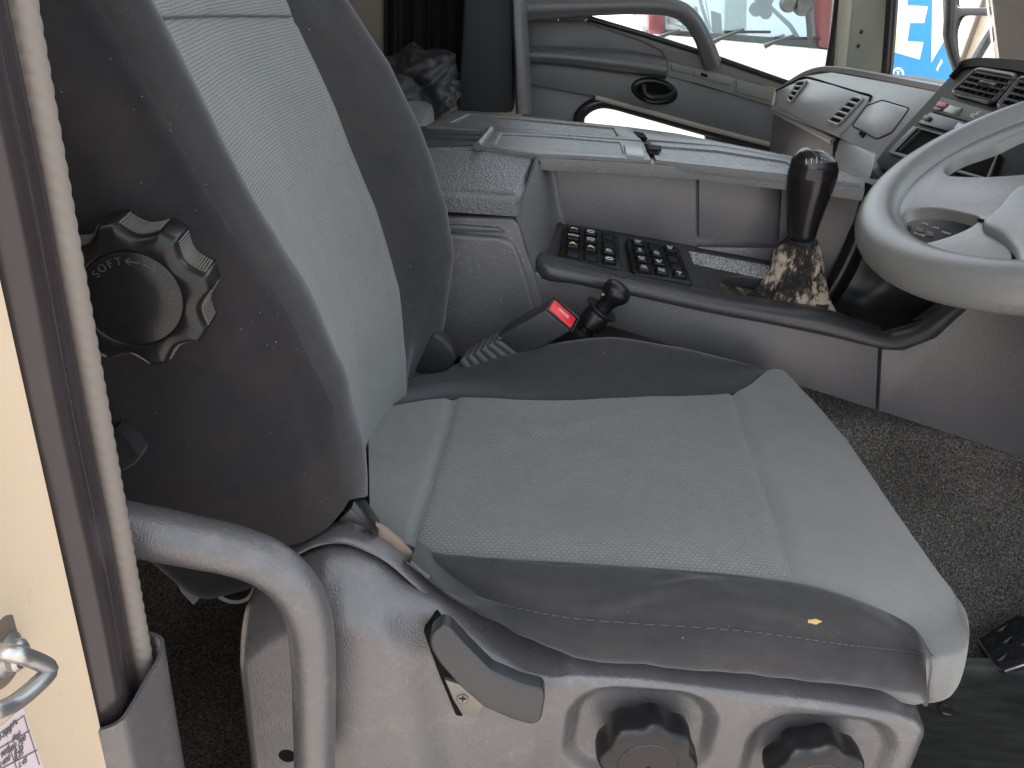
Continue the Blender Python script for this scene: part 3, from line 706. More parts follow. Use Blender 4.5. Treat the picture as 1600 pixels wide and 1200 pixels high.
# striker
stk = thing('door_striker', P(20, 1050, X=-.30), 'bent steel door striker loop bolted to the cream pillar', 'striker')
s0 = P(-15, 1010, X=-.292); 
tube('loop', [P(-30, 1018, X=-.297), P(15, 1020, X=-.272), P(45, 1028, X=-.268), P(72, 1040, X=-.266), P(76, 1050, X=-.266), P(60, 1068, X=-.266), P(20, 1100, X=-.27), P(-25, 1116, X=-.275), P(-60, 1120, X=-.297)], .0052, MAT['metal'], stk, 14, 60)
lathe('bolt', P(6, 1022, X=-.299), (1, 0, 0), [(.014, 0), (.014, .004), (.010, .006), (.010, .010), (.008, .012)], MAT['metal'], stk, 24)
lathe('washer', P(4, 1015, X=-.2995), (1, 0, 0), [(.024, 0), (.024, .002), (.021, .003)], MAT['rust'], stk, 32)
# label on the jamb
lab = thing('pillar_label', P(20, 1160, X=-.299), 'pale pink printed data label on the cream door pillar', 'label')
pj = Plane((-.2976, -.366, .3), (-.2964, -.30, .3), (-.2976, -.366, .6))
lm = simple('pink_paper', (.62, .52, .53), .6); plate('sheet', pj, [(-12, 1146), (36, 1105), (72, 1210), (60, 1240), (-12, 1240)], .0006, lm, lab, bev=0)
ink = simple('grey_ink', (.13, .12, .13), .8)
for (x0, y0, x1, y1) in ((-5, 1150, 38, 1118), (-5, 1172, 46, 1142), (12, 1160, 28, 1205), (38, 1120, 62, 1195), (-5, 1205, 58, 1172)):
    tube('rule', [pj.at(x0, y0, .0004), pj.at(x1, y1, .0004)], .0004, ink, lab, 4)
for k, (x, y, s) in enumerate(((4, 1150, '900-R16'), (22, 1131, 'kPa'), (14, 1142, '(F)'), (26, 1150, '(kg)'), (27, 1163, '700 700'), (30, 1171, '8.25'), (30, 1180, '8.25'), (36, 1192, '1.45'), (8, 1176, '900'), (8, 1190, '1400'))):
    u = (pj.at(x + 12, y - 10) - pj.at(x - 12, y + 10)); v = pj.at(x - 2, y - 12) - pj.at(x + 1, y + 8)
    text('lettering', s, pj.at(x, y, .0006), u, v, .0058, ink, lab, .0002)
# grab bar beside the seat
gb = thing('grab_bar', P(487, 1200, Y=-.12), 'bent grey plastic coated grab bar between pillar and seat base', 'grab bar')
path = [P(120, 812, Y=-.135), P(215, 829, Y=-.13), P(300, 846, Y=-.125), P(372, 862, Y=-.12), P(425, 885, Y=-.12), P(462, 920, Y=-.12), P(483, 970, Y=-.12), P(490, 1040, Y=-.12), P(491, 1120, Y=-.12), P(492, 1230, Y=-.12)]
tube('bar', path, [.0225, .0222, .0212, .0205, .020, .0198, .0196, .0195], MAT['grey'], gb, 28, 90)
# carpet floor
fl_l = [[Vector((x, y, z)) for x in (-.7, -.4, 0, .4, .8, 1.3, 1.7)] for y, z in ((-.22, .0), (.0, .0), (.25, .0), (.42, .02), (.53, .12), (.60, .27), (.66, .33), (.9, .35), (1.75, .0))]
G, _ = net(fl_l, 60, 8)
G = G + gnormals(G) * 0
floor = gmesh('cab_floor', G, MAT['carpet'], None); tag(floor, kind='structure')
# rubber mat and pedal at the driver's feet
mat_ = N('rubber_mat'); v = mat_.coord('Object', (1, 5, 1)); a = mat_.noise(v, 14, 5); mat_.set(Base_Color=mat_.ramp(a, [(.35, (.014, .014, .013)), (.65, (.034, .034, .031))]), Roughness=.55); mat_.bump(mat_.noise(v, 60, 3), .2, .003)
fm = thing('floor_mat', (.7, .2, .01), 'dark rubber floor mat on the driver side footwell', 'mat')
ml = [[Vector((x, y, z)) for x in (.25, .6, .9, 1.3)] for y, z in ((-.22, .012), (.1, .012), (.25, .012), (.345, .03), (.36, .055))]
G, _ = net(ml, 30, 6); thick('sheet', G, .006, mat_.m, fm)
lathe('mat_stud', P(1477, 1108, Z=.018), (0, 0, 1), [(.012, 0), (.011, .002), (.007, .003), (.004, .001)], MAT['rubber'], fm, 20)
pd = thing('foot_pedal', P(1580, 1010, Z=.06), 'worn black pedal with triangular tread at the lower right', 'pedal')
PP = Plane(P(1530, 1000, Z=.055), P(1600, 960, Z=.10), P(1560, 1045, Z=.06))
plate('pad', PP, [(1528, 998), (1585, 962), (1680, 930), (1680, 1010), (1568, 1047), (1556, 1040)], .012, MAT['matt'], pd, bev=.003)
for k, (x, y) in enumerate([(1548, 998), (1566, 986), (1584, 974), (1602, 962), (1556, 1016), (1574, 1004), (1592, 992), (1566, 1032), (1584, 1020), (1602, 1008)]):
    for q in range(4):
        s = 1 - q * .24; tri = [(x - 9 * s, y + 6 * s), (x + 9 * s, y - 5 * s), (x + 4 * s, y + 11 * s)]
        if k % 2: tri = [(x + 8 * s, y - 10 * s), (x - 8 * s, y + 1 * s), (x + 8 * s, y + 5 * s)]
        tube('tread', [PP.at(a, b, .001) for a, b in tri], .0009, MAT['lever'], pd, 5, None, True)
tube('pedal_edge', [PP.at(1530, 1000, -.004), PP.at(1557, 1042, -.004), PP.at(1570, 1048, -.004), PP.at(1680, 1012, -.004)], .0028, MAT['metal'], pd, 8)
# ================================================================ centre console
def plate_h(name, pl, outer, holes, depth, mat, parent=None, h=0, bev=.002, sharp=35):
    """plate with holes; outlines are photo points dropped on the plane"""
    bm = bmesh.new(); edges = []
    for loop in [outer] + holes:
        vs_ = [bm.verts.new(pl.at(x, y, h)) for x, y in loop]
        edges += [bm.edges.new((vs_[i], vs_[(i + 1) % len(vs_)])) for i in range(len(vs_))]
    r = bmesh.ops.triangle_fill(bm, use_beauty=True, use_dissolve=True, edges=edges, normal=pl.n)
    faces = bm.faces[:]
    g = bmesh.ops.extrude_face_region(bm, geom=faces)
    bmesh.ops.translate(bm, verts=[e for e in g['geom'] if isinstance(e, bmesh.types.BMVert)], vec=-pl.n * depth)
    bm.normal_update()
    if bev:
        top = [e for e in bm.edges if all(abs((v.co - pl.o).dot(pl.n) - h) < 1e-6 for v in e.verts) and len(e.link_faces) == 2 and abs(e.link_faces[0].normal.dot(e.link_faces[1].normal)) < .5]
        bmesh.ops.bevel(bm, geom=top, offset=bev, segments=3, profile=.5, affect='EDGES', clamp_overlap=True)
    return bmk(name, bm, mat, parent, True, sharp)
def hplane(z): return Plane((0, 0, z), (1, 0, z), (0, 1, z))
def yplane(y): return Plane((0, y, 0), (1, y, 0), (0, y, 1))
con = thing('center_console', (.2, .85, .3), 'grey plastic centre console with storage lids and black switch tray', 'console')
MAT['traygrey'] = plastic('charcoal_tray_plastic', (.038, .037, .039), .30, 1100, .15, .1, dust=.3)
# core block under all the panels
core = hull('core', [Vector((-.25, .765, .1)), Vector((.60, .765, .1)), Vector((.60, .765, .686)), Vector((-.25, .765, .690))], [Vector((-.25, .94, .1)), Vector((.60, .82, .1)), Vector((.60, .82, .686)), Vector((-.25, .94, .690))], MAT['grey3'], con, .004)
SPL, UPL, TPL = yplane(.60), yplane(.75), hplane(.708)
# lower side panels
plate('side_panel', SPL, [(835, 425), (1100, 470), (1374, 532), (1369, 641), (1200, 588), (1000, 525), (880, 490), (840, 475)], .05, MAT['grey2'], con, bev=.003)
plate('side_panel', SPL, [(1378, 546), (1412, 547), (1462, 528), (1506, 488), (1560, 440), (1700, 400), (1700, 745), (1600, 717), (1373, 642)], .05, MAT['grey2'], con, bev=.003)
# tray
tA, tB, tC = P(855, 345, Y=.75), P(1215, 408, Y=.75), P(845, 425, Y=.60)
TR = Plane(tA, tB, tC)
hole = [(1124, 441), (1136, 433), (1160, 431), (1200, 437), (1235, 448), (1262, 462), (1278, 478), (1262, 482), (1222, 476), (1180, 468), (1150, 461), (1130, 452)]
tray = plate_h('switch_tray', TR, [(852, 346), (862, 343), (980, 362), (1090, 384), (1215, 405), (1285, 418), (1300, 470), (1290, 489), (1270, 487), (1110, 459), (960, 429), (850, 405), (842, 384)], [hole], .02, MAT['traygrey'], con, 0, .003)
crs = [(852, 344), (840, 384), (846, 402), (906, 418), (1000, 438), (1110, 461), (1200, 476), (1287, 490), (1375, 518), (1402, 518), (1437, 506), (1475, 478), (1520, 440)]
btm = [(850, 360), (840, 400), (846, 434), (906, 445), (1000, 465), (1110, 489), (1200, 506), (1287, 524), (1375, 544), (1412, 544), (1459, 525), (1500, 486), (1548, 446)]
ys_ = [.74, .66, .612, .606, .606, .606, .606, .606, .606, .608, .612, .62, .63]
R1 = [P(x, y, Y=q) for (x, y), q in zip(crs, ys_)]; R4 = [P(x, y, Y=q - .008) for (x, y), q in zip(btm, ys_)]
R0 = [a + (a - b) * 0 + Vector((0, .02, .002)) for a, b in zip(R1, R4)]
R2 = [a.lerp(b, .35) + Vector((-.004 if i < 2 else 0, -.010, .003)) for i, (a, b) in enumerate(zip(R1, R4))]
R3 = [a.lerp(b, .75) + Vector((-.004 if i < 2 else 0, -.010, .0)) for i, (a, b) in enumerate(zip(R1, R4))]
R5 = [b + Vector((0, .02, -.002)) for b in R4]
G, _ = net([R0, R1, R2, R3, R4, R5], 120, [3, 5, 5, 5, 3]); thick('tray_rim', G, -.003 if gnormals(G)[8, 60, 1] < 0 else .003, MAT['traygrey'], tray, 60)
# dusty well round the gear lever
dustm = N('dusty_black'); v = dustm.coord(); d_ = dustm.noise(v, 70, 5, .7)
dustm.set(Base_Color=dustm.ramp(d_, [(.40, (.02, .02, .018)), (.55, (.14, .13, .075)), (.72, (.36, .33, .21))]), Roughness=.95); dustm.bump(d_, .7, .006)
wl = [[TR.at(x, y, -.002) for x, y in hole + hole[:1]], [TR.at(1195 + (x - 1195) * .85, 462 + (y - 462) * .85, -.02) for x, y in hole + hole[:1]], [TR.at(1195 + (x - 1195) * .3, 462 + (y - 462) * .3, -.03) for x, y in hole + hole[:1]]]
G, _ = net(wl, 60, [6, 5]); G[:, :, 2] += vnoise(G, 60, 2) * .003; gmesh('lever_well', G, dustm.m, tray)
# black bowl and rising band in front of the lever
bandL = [P(1352, 285, Y=.76), P(1332, 345, Y=.752), P(1312, 398, Y=.745), P(1290, 440, Y=.735), P(1268, 470, Y=.72)]
bandM = [P(1372, 292, Y=.74), P(1348, 355, Y=.735), P(1327, 408, Y=.73), P(1305, 450, Y=.72), P(1280, 484, Y=.70)]
bandR = [P(1392, 300, Y=.755), P(1362, 366, Y=.75), P(1340, 420, Y=.745), P(1318, 458, Y=.735), P(1292, 490, Y=.70)]
G, _ = net([bandL, bandM, bandR], 40, [6, 6]); thick('band', G, .006, MAT['black'], con)
bowl = [[P(1392, 300, Y=.76), P(1362, 366, Y=.755), P(1340, 420, Y=.75), P(1318, 458, Y=.74), P(1288, 488, Y=.70)],
        [P(1430, 330, Y=.77), P(1405, 395, Y=.76), P(1385, 440, Y=.74), P(1360, 475, Y=.72), P(1320, 500, Y=.68)],
        [P(1500, 350, Y=.74), P(1470, 420, Y=.72), P(1450, 460, Y=.69), P(1425, 488, Y=.66), P(1350, 512, Y=.63)],
        [P(1540, 380, Y=.66), P(1515, 430, Y=.645), P(1475, 475, Y=.63), P(1440, 500, Y=.617), P(1375, 519, Y=.607)]]
G, _ = net(bowl, 40, 8); thick('bowl', G, .004, MAT['black'], con)
# switch pads on the tray
glyph_dark = MAT['print']
def pad(corners, layout, who):
    p = plate('switch_pad', TR, corners, .014, MAT['black'], con, h=.011, bev=.0018, pxr=4)
    tag(p, who)
    c = [np.array(TR.uv(TR.at(x, y, .011))) for x, y in corners]      # TL TR BR BL
    def q(s, t): return (c[0] * (1 - s) + c[1] * s) * (1 - t) + (c[3] * (1 - s) + c[2] * s) * t
    for r in range(4):
        for k in range(3):
            s0, s1, t0, t1 = .08 + k * .30, .08 + k * .30 + .235, .07 + r * .232, .07 + r * .232 + .175
            quad = [tuple(q(a, b)) for a, b in ((s0, t0), (s1, t0), (s1, t1), (s0, t1))]
            ch = layout[r][k]
            platem('key_recess', TR, quad, .004, MAT['hole'], p, r=.0025, bev=0, h=.0113)
            if ch is None:
                qi = [tuple(q(a, b)) for a, b in ((s0 + .04, t0 + .02), (s1 - .02, t0 + .02), (s1 - .02, t1 - .02), (s0 + .04, t1 - .02))]
                platem('blank_key', TR, qi, .002, MAT['matt'], p, r=.002, bev=.0006, h=.0118); continue
            qi = [tuple(q(a, b)) for a, b in ((s0 + .015, t0 + .012), (s1 - .035, t0 + .012), (s1 - .035, t1 - .012), (s0 + .015, t1 - .012))]
            key = platem('key', TR, qi, .008, MAT['black'], p, r=.002, bev=.0016, h=.0165, seg=3)
            m0 = q((s0 + s1) / 2 - .01, (t0 + t1) / 2); u_ = Vector(TR.pt(*q(s1, t0)) - TR.pt(*q(s0, t0))); v_ = Vector(TR.pt(*q(s0, t0)) - TR.pt(*q(s0, t1)))
            o = TR.pt(m0[0], m0[1], .0167)
            if 'o' in ch: 
                a = q((s0 + s1) / 2 - .01, t0 + .05); platem('mark', TR, [(a[0] - .0028, a[1] - .0012), (a[0] + .0028, a[1] - .0012), (a[0] + .0028, a[1] + .0016), (a[0] - .0028, a[1] + .0016)], .0003, MAT['orange'], key, bev=0, h=.0169)
            if 'r' in ch:
                tube('mark', [o + (u_.normalized() * math.cos(t) * .006 + v_.normalized() * math.sin(t) * .0032) for t in np.linspace(0, 2 * math.pi, 24, endpoint=False)], .0006, MAT['print'], key, 5, None, True)
            if 'c' in ch:
                tube('mark', [o - u_.normalized() * .005 - v_.normalized() * .001, o - u_.normalized() * .002 + v_.normalized() * .0015, o + u_.normalized() * .003 + v_.normalized() * .001, o + u_.normalized() * .006 - v_.normalized() * .002], .0007, MAT['print'], key, 5)
            t = [w for w in ch.split('|') if len(w) > 1 or w == '8']
            if t:
                text('mark', t[0], o + v_.normalized() * .0022, u_, v_, .0052, MAT['print'], key, .0002)
                if len(t) > 1: text('mark', t[1], o - v_.normalized() * .0024, u_, v_, .0036 if len(t[1]) > 3 else .0048, MAT['print'], key, .0002)
pad([(880, 351), (966, 365), (972, 421), (874, 402)], [['c', 'r', None], ['o|POWER', 'r', None], ['o|c', 'o|c', 'ON|DOME'], [None, None, 'ON|r']], 'left black key pad with orange marks')
pad([(978, 370), (1060, 386), (1083, 443), (989, 427)], [['LOW|KEY', None, 'ENT|SET'], ['IN|SEL', 'ON|HIGH', None], ['OUT|VOL', 'OUT|SET', None], ['ON|WORK', 'OUT|WORK', 'ON|8']], 'right black key pad with white lettering')
# silver instruction label on the tray
lbm = N('label_print'); v = lbm.coord(); s_ = lbm.noise(v, 420, 2); lbm.set(Base_Color=lbm.ramp(s_, [(.46, (.10, .11, .11)), (.54, (.50, .53, .53))]), Roughness=.5)
plate('instruction_label', TR, [(1076, 392), (1207, 416), (1196, 436), (1084, 412)], .0006, lbm.m, tray, bev=0, h=.0011, pxr=2)
# upper side of the console, storage door and right panel
plate('upper_panel', UPL, [(845, 250), (960, 253), (1088, 262), (1088, 386), (980, 366), (862, 347)], .012, MAT['grey2'], con, bev=.002)
door_s = plate('storage_door', UPL, [(1092, 262), (1219, 276), (1211, 382), (1092, 373)], .012, MAT['grey2'], con, bev=.002)
plate('finger_notch', yplane(.7485), [(1122, 264), (1182, 271), (1182, 274), (1122, 267)], .002, MAT['topgrey'], door_s, bev=0)
plate('upper_panel', UPL, [(1223, 277), (1350, 293), (1335, 345), (1312, 398), (1290, 440), (1255, 470), (1215, 412), (1217, 380)], .012, MAT['grey2'], con, bev=.002)
plate('upper_panel', yplane(.744), [(1090, 386), (1212, 388), (1216, 410), (1090, 388)], .008, MAT['grey2'], con, bev=.002)
debris = simple('crumbs', (.10, .08, .06), .9, bump=.5)
for k in range(9):
    c = P(1095 + k * 12 + random.uniform(-3, 3), 381 + k * .6, Y=.745); lathe('crumb', c, (random.random(), random.random(), 1), [(.0008, -.001), (random.uniform(.0012, .002), 0), (.0006, .0012)], debris, con, 7)
# top cover
top = plate('top_cover', TPL, [(600, 205), (664, 196), (708, 171), (760, 175), (985, 198), (1060, 208), (1100, 216), (1232, 242), (1292, 254), (1352, 284), (1352, 294), (1220, 276), (1090, 261), (960, 252), (845, 246), (836, 238), (760, 231), (640, 231)], .02, MAT['topgrey'], con, bev=.004)
plate_h('lid', TPL, [(668, 197), (711, 173), (800, 180), (988, 200), (1003, 219), (860, 209)], [[(704, 191), (733, 178), (958, 199), (966, 213), (860, 205)]], .012, MAT['topgrey'], top, .005, .002)
plate('lid_floor', TPL, [(696, 193), (731, 177), (966, 198), (974, 214), (860, 206)], .005, MAT['topgrey'], top, h=.002, bev=0)
lid2 = plate_h('lid', TPL, [(768, 203), (860, 209), (1005, 221), (1018, 250), (900, 243), (845, 241), (746, 230)], [[(784, 209), (870, 214), (968, 222), (974, 241), (880, 235), (774, 227)]], .012, MAT['topgrey'], top, .005, .002)
plate('lid_floor', TPL, [(778, 207), (870, 212), (972, 221), (980, 245), (880, 240), (758, 232)], .005, MAT['topgrey'], top, h=.003, bev=0)
plate('latch', TPL, [(975, 225), (1003, 229), (1007, 243), (978, 240)], .006, MAT['silver'], lid2, h=.009, bev=.002)
plate('hinge_gap', TPL, [(1007, 224), (1024, 226), (1030, 241), (1014, 240)], .004, MAT['hole'], top, h=.0062, bev=0)
plate('hinge_gap', TPL, [(990, 205), (1006, 208), (1012, 216), (998, 214)], .004, MAT['hole'], top, h=.0062, bev=0)
lathe('hinge_pin', P(1022, 232, Z=.716), (1, 0, 0), [(.004, -.012), (.006, -.01), (.006, .01), (.004, .012)], MAT['matt'], top, 16)
plate('pocket', TPL, [(640, 200), (764, 204), (748, 226), (640, 230)], .002, MAT['matt'], top, h=.0016, bev=0)
tube('pocket_rib', [TPL.at(766, 204, .008), TPL.at(746, 229, .008)], .007, MAT['topgrey'], top, 12)
for yy in (208, 216): tube('pocket_rib', [TPL.at(640, yy - 2, .002), TPL.at(752, yy + 3, .002)], .0025, MAT['matt'], top, 8)
fl1 = plate_h('lid', TPL, [(1015, 221), (1120, 228), (1235, 247), (1290, 262), (1345, 287), (1220, 272), (1024, 250)], [[(1032, 228), (1120, 235), (1230, 252), (1240, 264), (1130, 256), (1040, 246)]], .012, MAT['topgrey'], top, .005, .002)
plate('lid_floor', TPL, [(1026, 226), (1120, 232), (1236, 250), (1246, 266), (1130, 258), (1034, 248)], .005, MAT['topgrey'], top, h=.002, bev=0)
plate('lid', TPL, [(1003, 205), (1100, 217), (1230, 244), (1280, 256), (1236, 247), (1120, 227), (1010, 217)], .012, MAT['topgrey'], top, h=.005, bev=.002)
# armrest box
arm = thing('armrest_box', (-.06, .68, .4), 'grained grey armrest storage box with a padded dark lid', 'armrest')
N1 = [P(560, 333, Y=.598), P(700, 335, Y=.598), P(796, 339, Y=.598), P(812, 350, Y=.598), P(822, 385, Y=.598), P(838, 430, Y=.598), P(850, 480, Y=.598)]
Bx = [(600, 336), (800, 340), (812, 352), (822, 390), (838, 432), (852, 482), (860, 520), (600, 560)]
plate('side', yplane(.598), Bx, .14, MAT['grey2'], arm, bev=.006, seg=3)
# raised rounded panel on the side of the box
plate('inset_panel', yplane(.588), [(560, 366), (700, 366), (785, 372), (803, 382), (812, 400), (826, 445), (840, 500), (840, 560), (560, 560)], .012, MAT['grey2'], arm, bev=.007, seg=4, pxr=10)
plate('inset_ridge', yplane(.592), [(560, 352), (720, 352), (778, 356), (790, 364), (560, 362)], .008, MAT['topgrey'], arm, bev=.004, seg=3)
# concave fillet between box and upper panel
f1 = [P(806, 338, Y=.600), P(815, 360, Y=.600), P(832, 415, Y=.600), P(848, 470, Y=.600)]
f2 = [P(836, 258, Y=.66), P(846, 310, Y=.66), P(852, 360, Y=.66), P(858, 420, Y=.66)]
f3 = [P(840, 244, Y=.735), P(853, 270, Y=.735), P(862, 310, Y=.735), P(870, 352, Y=.735)]
f4 = [P(862, 249, Y=.749), P(870, 275, Y=.749), P(876, 315, Y=.749), P(884, 352, Y=.749)]
G, _ = net([f1, f2, f3, f4], 30, [10, 10, 6]); thick('front_fillet', G, .004, MAT['grey2'], arm)
# lid
lz = P(700, 299, Y=.588).z; lzb = P(700, 330, Y=.588).z
xr = P(808, 325, Y=.60).x
bm = bmesh.new(); bmesh.ops.create_cube(bm, size=1)
lo, hi = Vector((-.30, P(700, 331, Z=lzb).y, lzb)), Vector((xr + .006, .735, lz + .004))
for v in bm.verts: v.co = Vector(((lo.x + hi.x) / 2 + v.co.x * (hi.x - lo.x), (lo.y + hi.y) / 2 + v.co.y * (hi.y - lo.y), (lo.z + hi.z) / 2 + v.co.z * (hi.z - lo.z)))
bmesh.ops.bevel(bm, geom=[e for e in bm.edges if max(v.co.z for v in e.verts) > lz], offset=.013, segments=5, profile=.5, affect='EDGES')
MAT['leather'] = plastic('grained_lid_plastic', (.10, .103, .104), .40, 260, 1.2, .12, dust=.3)
for v in bm.verts:
    if v.co.z > lzb + .005: v.co.z += max(0, v.co.y - .60) * .20
    if v.co.x > xr - .05 and v.co.z > lzb + .005: v.co.x += (v.co.y - .60) * .16
bmk('lid', bm, MAT['leather'], arm, True, 40)
# ================================================================ gear lever
gl = thing('gear_lever', P(1232, 485, Y=.68), 'gear lever with glossy black grip and worn tan leather boot', 'gear lever')
MAT['grip'] = simple('glossy_grip', (.012, .011, .012), .22, 0, .5, .03, 90, .2)
gp = [P(1253, 372, Y=.69), P(1255, 350, Y=.69), P(1260, 320, Y=.69), P(1266, 290, Y=.69), P(1272, 262, Y=.69), P(1278, 245, Y=.69), P(1283, 234, Y=.69)]
grip = tube('grip', gp, [.0195, .0225, .0245, .030, .0362, .0385, .0372, .031, .023, .012, .002], MAT['grip'], gl, 36, 80, flat=.9, up=(0, 1, 0), rt=[0, .03, .12, .345, .58, .72, .84, .93, .97, .99, 1])
lathe('collar', P(1253, 378, Y=.69), P(1262, 300, Y=.69) - P(1253, 378, Y=.69), [(.020, -.008), (.024, -.005), (.024, .003), (.019, .006)], MAT['lever'], gl, 32)
pk = Plane(P(1262, 246, Y=.655), P(1290, 250, Y=.655), P(1262, 238, Y=.67))
gu = (P(1290, 249, Y=.655) - P(1260, 246, Y=.655)).normalized(); gv = Vector((0, .75, .65))
for (x0, y0, x1, y1) in ((1258, 252, 1290, 249), (1260, 256, 1260, 248), (1268, 256, 1268, 247), (1276, 255, 1276, 246), (1284, 254, 1284, 246)):
    p0, n0 = hit(grip, x0, y0); p1, n1 = hit(grip, x1, y1)
    if p0 and p1: tube('shift_mark', [p0 + n0 * .0002, p1 + n1 * .0002], .0005, MAT['print'], gl, 5)
bt = N('worn_suede'); v = bt.coord(); a = bt.noise(v, 26, 6, .75); b = bt.noise(v, 180, 3, .7)
big_ = bt.noise(v, 11, 3, .6); st_ = bt.noise(bt.coord('Object', (1, 1, .45)), 150, 5, .75)
mk_ = bt.math('ADD', bt.math('MULTIPLY', big_, .62), bt.math('MULTIPLY', st_, .38))
bt.set(Base_Color=bt.ramp(mk_, [(.43, (.016, .015, .014)), (.49, (.05, .045, .038)), (.525, (.33, .28, .215)), (.70, (.50, .44, .35))]), Roughness=.9, Specular_IOR_Level=.2); bt.bump(st_, .5, .003)
rings = []
cpx = [(1253, 376, .69, .024, .024), (1250, 386, .69, .031, .028), (1248, 402, .688, .036, .032), (1246, 428, .685, .040, .036), (1243, 452, .68, .048, .042), (1237, 472, .675, .058, .048), (1232, 486, .67, .066, .052)]
for i, (x, y, Y, rx, ry) in enumerate(cpx):
    c = P(x, y, Y=Y); t = i / 6; row = []
    for k in range(72):
        an = 2 * math.pi * k / 72
        fold = 1.06 + (.46 * t + .06) * (.55 - abs(math.sin(2.5 * an + .6 + t * .9))) * (.5 + t) + .08 * t * math.sin(9 * an + 3 * t) + .16 * mnoise.noise(Vector((math.cos(an) * 2.2, math.sin(an) * 2.2, t * 4)))
        row.append(c + Vector((math.cos(an) * rx * fold - .012 * t * max(0, -math.cos(an)), math.sin(an) * ry * fold, .004 * math.sin(5 * an) * t)))
    rings.append(row)
V_ = np.array([[list(p) for p in r] for r in rings]); G = np.stack([crom(V_[:, k], 40) for k in range(72)])
gmesh('boot', G, bt.m, gl, None, True)
# ================================================================ belt buckle and pull lever
bk_ = thing('seat_belt_buckle', P(735, 575, Y=.45), 'dark grey seat belt buckle with red press button on ribbed boot', 'belt buckle')
Yb = .47
near = [P(853, 483, Y=Yb), P(893, 518, Y=Yb), P(818, 560, Y=Yb), P(776, 527, Y=Yb)]
sh = Vector((.010, .034, .006))
MAT['buckle'] = plastic('dark_buckle_plastic', (.024, .024, .026), .45, 1000, .2)
hull('housing', near, [p + sh for p in near], MAT['buckle'], bk_, .0045, 3)
e0, e1 = near[0], near[1]; out = (near[0] - near[3]).normalized()
rb = [e0.lerp(e1, .07) + sh * .14, e0.lerp(e1, .93) + sh * .14, e0.lerp(e1, .93) + sh * .86, e0.lerp(e1, .07) + sh * .86]
btn = hull('press_button', [p + out * .0022 for p in rb], [p - out * .004 for p in rb], MAT['red'], bk_, .002)
ud = (rb[1] - rb[0]).normalized(); vd = sh.normalized()
text('lettering', 'PRESS', (rb[0] + rb[2]) / 2 + out * .0025, ud, vd, .008, MAT['print'], btn, .0002)
fr = [e0 + sh * 0, e1 + sh * 0, e1 + sh, e0 + sh]
tube('button_frame', [p + out * .001 for p in fr], .0016, MAT['lever'], bk_, 8, None, True)
for (x, y) in ((780, 529), (812, 556)): lathe('rivet', P(x, y, Y=Yb - .0005), (0, -1, .2), [(.0032, 0), (.003, .001), (.001, .0014)], MAT['lever'], bk_, 12)
text('lettering', 'PRESS', P(799, 538, Y=Yb - .0006), near[1] - near[0], near[0] - near[3], .007, MAT['lever'], bk_, .0003)
MAT['boot'] = plastic('grey_rubber_boot', (.06, .058, .056), .6, 900, .2)
axd = (P(812, 552, Y=Yb) - P(735, 578, Y=Yb - .02))
for k in range(6):
    t = k / 5; s = .62 + .30 * t
    c0 = P(720, 562, Y=.455).lerp(P(775, 532, Y=Yb), t * .97); c1 = P(737, 584, Y=.455).lerp(P(810, 558, Y=Yb), t * .97)
    a_ = (near[0] - near[3]).normalized() * .0045
    q4 = [c0, c1, c1 + sh * 1.0, c0 + sh * 1.0]
    hull('boot_rib', [p + a_ for p in q4], [p - a_ for p in q4], MAT['boot'], bk_, .003, 2)
hull('boot_core', [P(718, 566, Y=.460), P(733, 584, Y=.46), P(814, 556, Y=.475), P(780, 530, Y=.475)], [p + sh * .7 for p in (P(718, 566, Y=.460), P(733, 584, Y=.46), P(814, 556, Y=.475), P(780, 530, Y=.475))], MAT['boot'], bk_, .002)
hgc = [P(640, 560, Y=.45), P(676, 520, Y=.45), P(690, 528, Y=.45), P(708, 545, Y=.45), P(714, 562, Y=.45), P(704, 578, Y=.45), P(684, 584, Y=.45), P(640, 584, Y=.45)]
hc = hull('hinge_cover', hgc, [p + Vector((0, .03, 0)) for p in hgc], MAT['matt'], seat, .006, 3); tag(hc, 'dark grey hinge cover at the far side of the seat')
pv = thing('pull_lever', P(900, 535, Y=.53), 'black pull knob lever with round collar beside the buckle', 'lever')
q0, q1 = P(908, 522, Y=.53), P(972, 446, Y=.53); ax = (q1 - q0); ln = ax.length; ax.normalize()
lathe('sleeve', q0, ax, [(.020, -.035), (.022, -.02), (.022, .0), (.0235, .003), (.0235, .008), (.016, .009)], MAT['matt'], pv, 32)
lathe('body', q0, ax, [(.0155, .004), (.0155, .016), (.0195, .020), (.0198, .040), (.017, .046), (.014, .050)], MAT['black'], pv, 32)
lathe('collar', q0, ax, [(.012, .048), (.027, .049), (.0275, .051), (.026, .0525), (.012, .053)], MAT['black'], pv, 40)
lathe('knob', q0, ax, [(.013, .05), (.0125, .062), (.0165, .072), (.0215, .079), (.0225, .086), (.0205, .093), (.014, .098), (.004, .100)], MAT['black'], pv, 36)
lathe('mark', P(942, 460, Y=.513), (-.3, -1, .3), [(.0024, 0), (.002, .0008), (.0005, .001)], MAT['beige'], pv, 10)
# ================================================================ dashboard
dash = thing('dashboard', (.75, 1.2, .4), 'silver grey passenger dashboard with slotted air vents and glove box', 'dashboard')
dA, dB, dC = P(1212, 150, Y=1.62), P(1375, 250, Y=.95), P(1450, 150, Y=.95)
DP = Plane(dA, dB, dC)
body = [(1207, 172), (1212, 146), (1258, 118), (1300, 112), (1400, 130), (1500, 150), (1470, 175), (1375, 252), (1312, 214)]
plate('face', DP, body, .10, MAT['silver'], dash, bev=.003, seg=2)
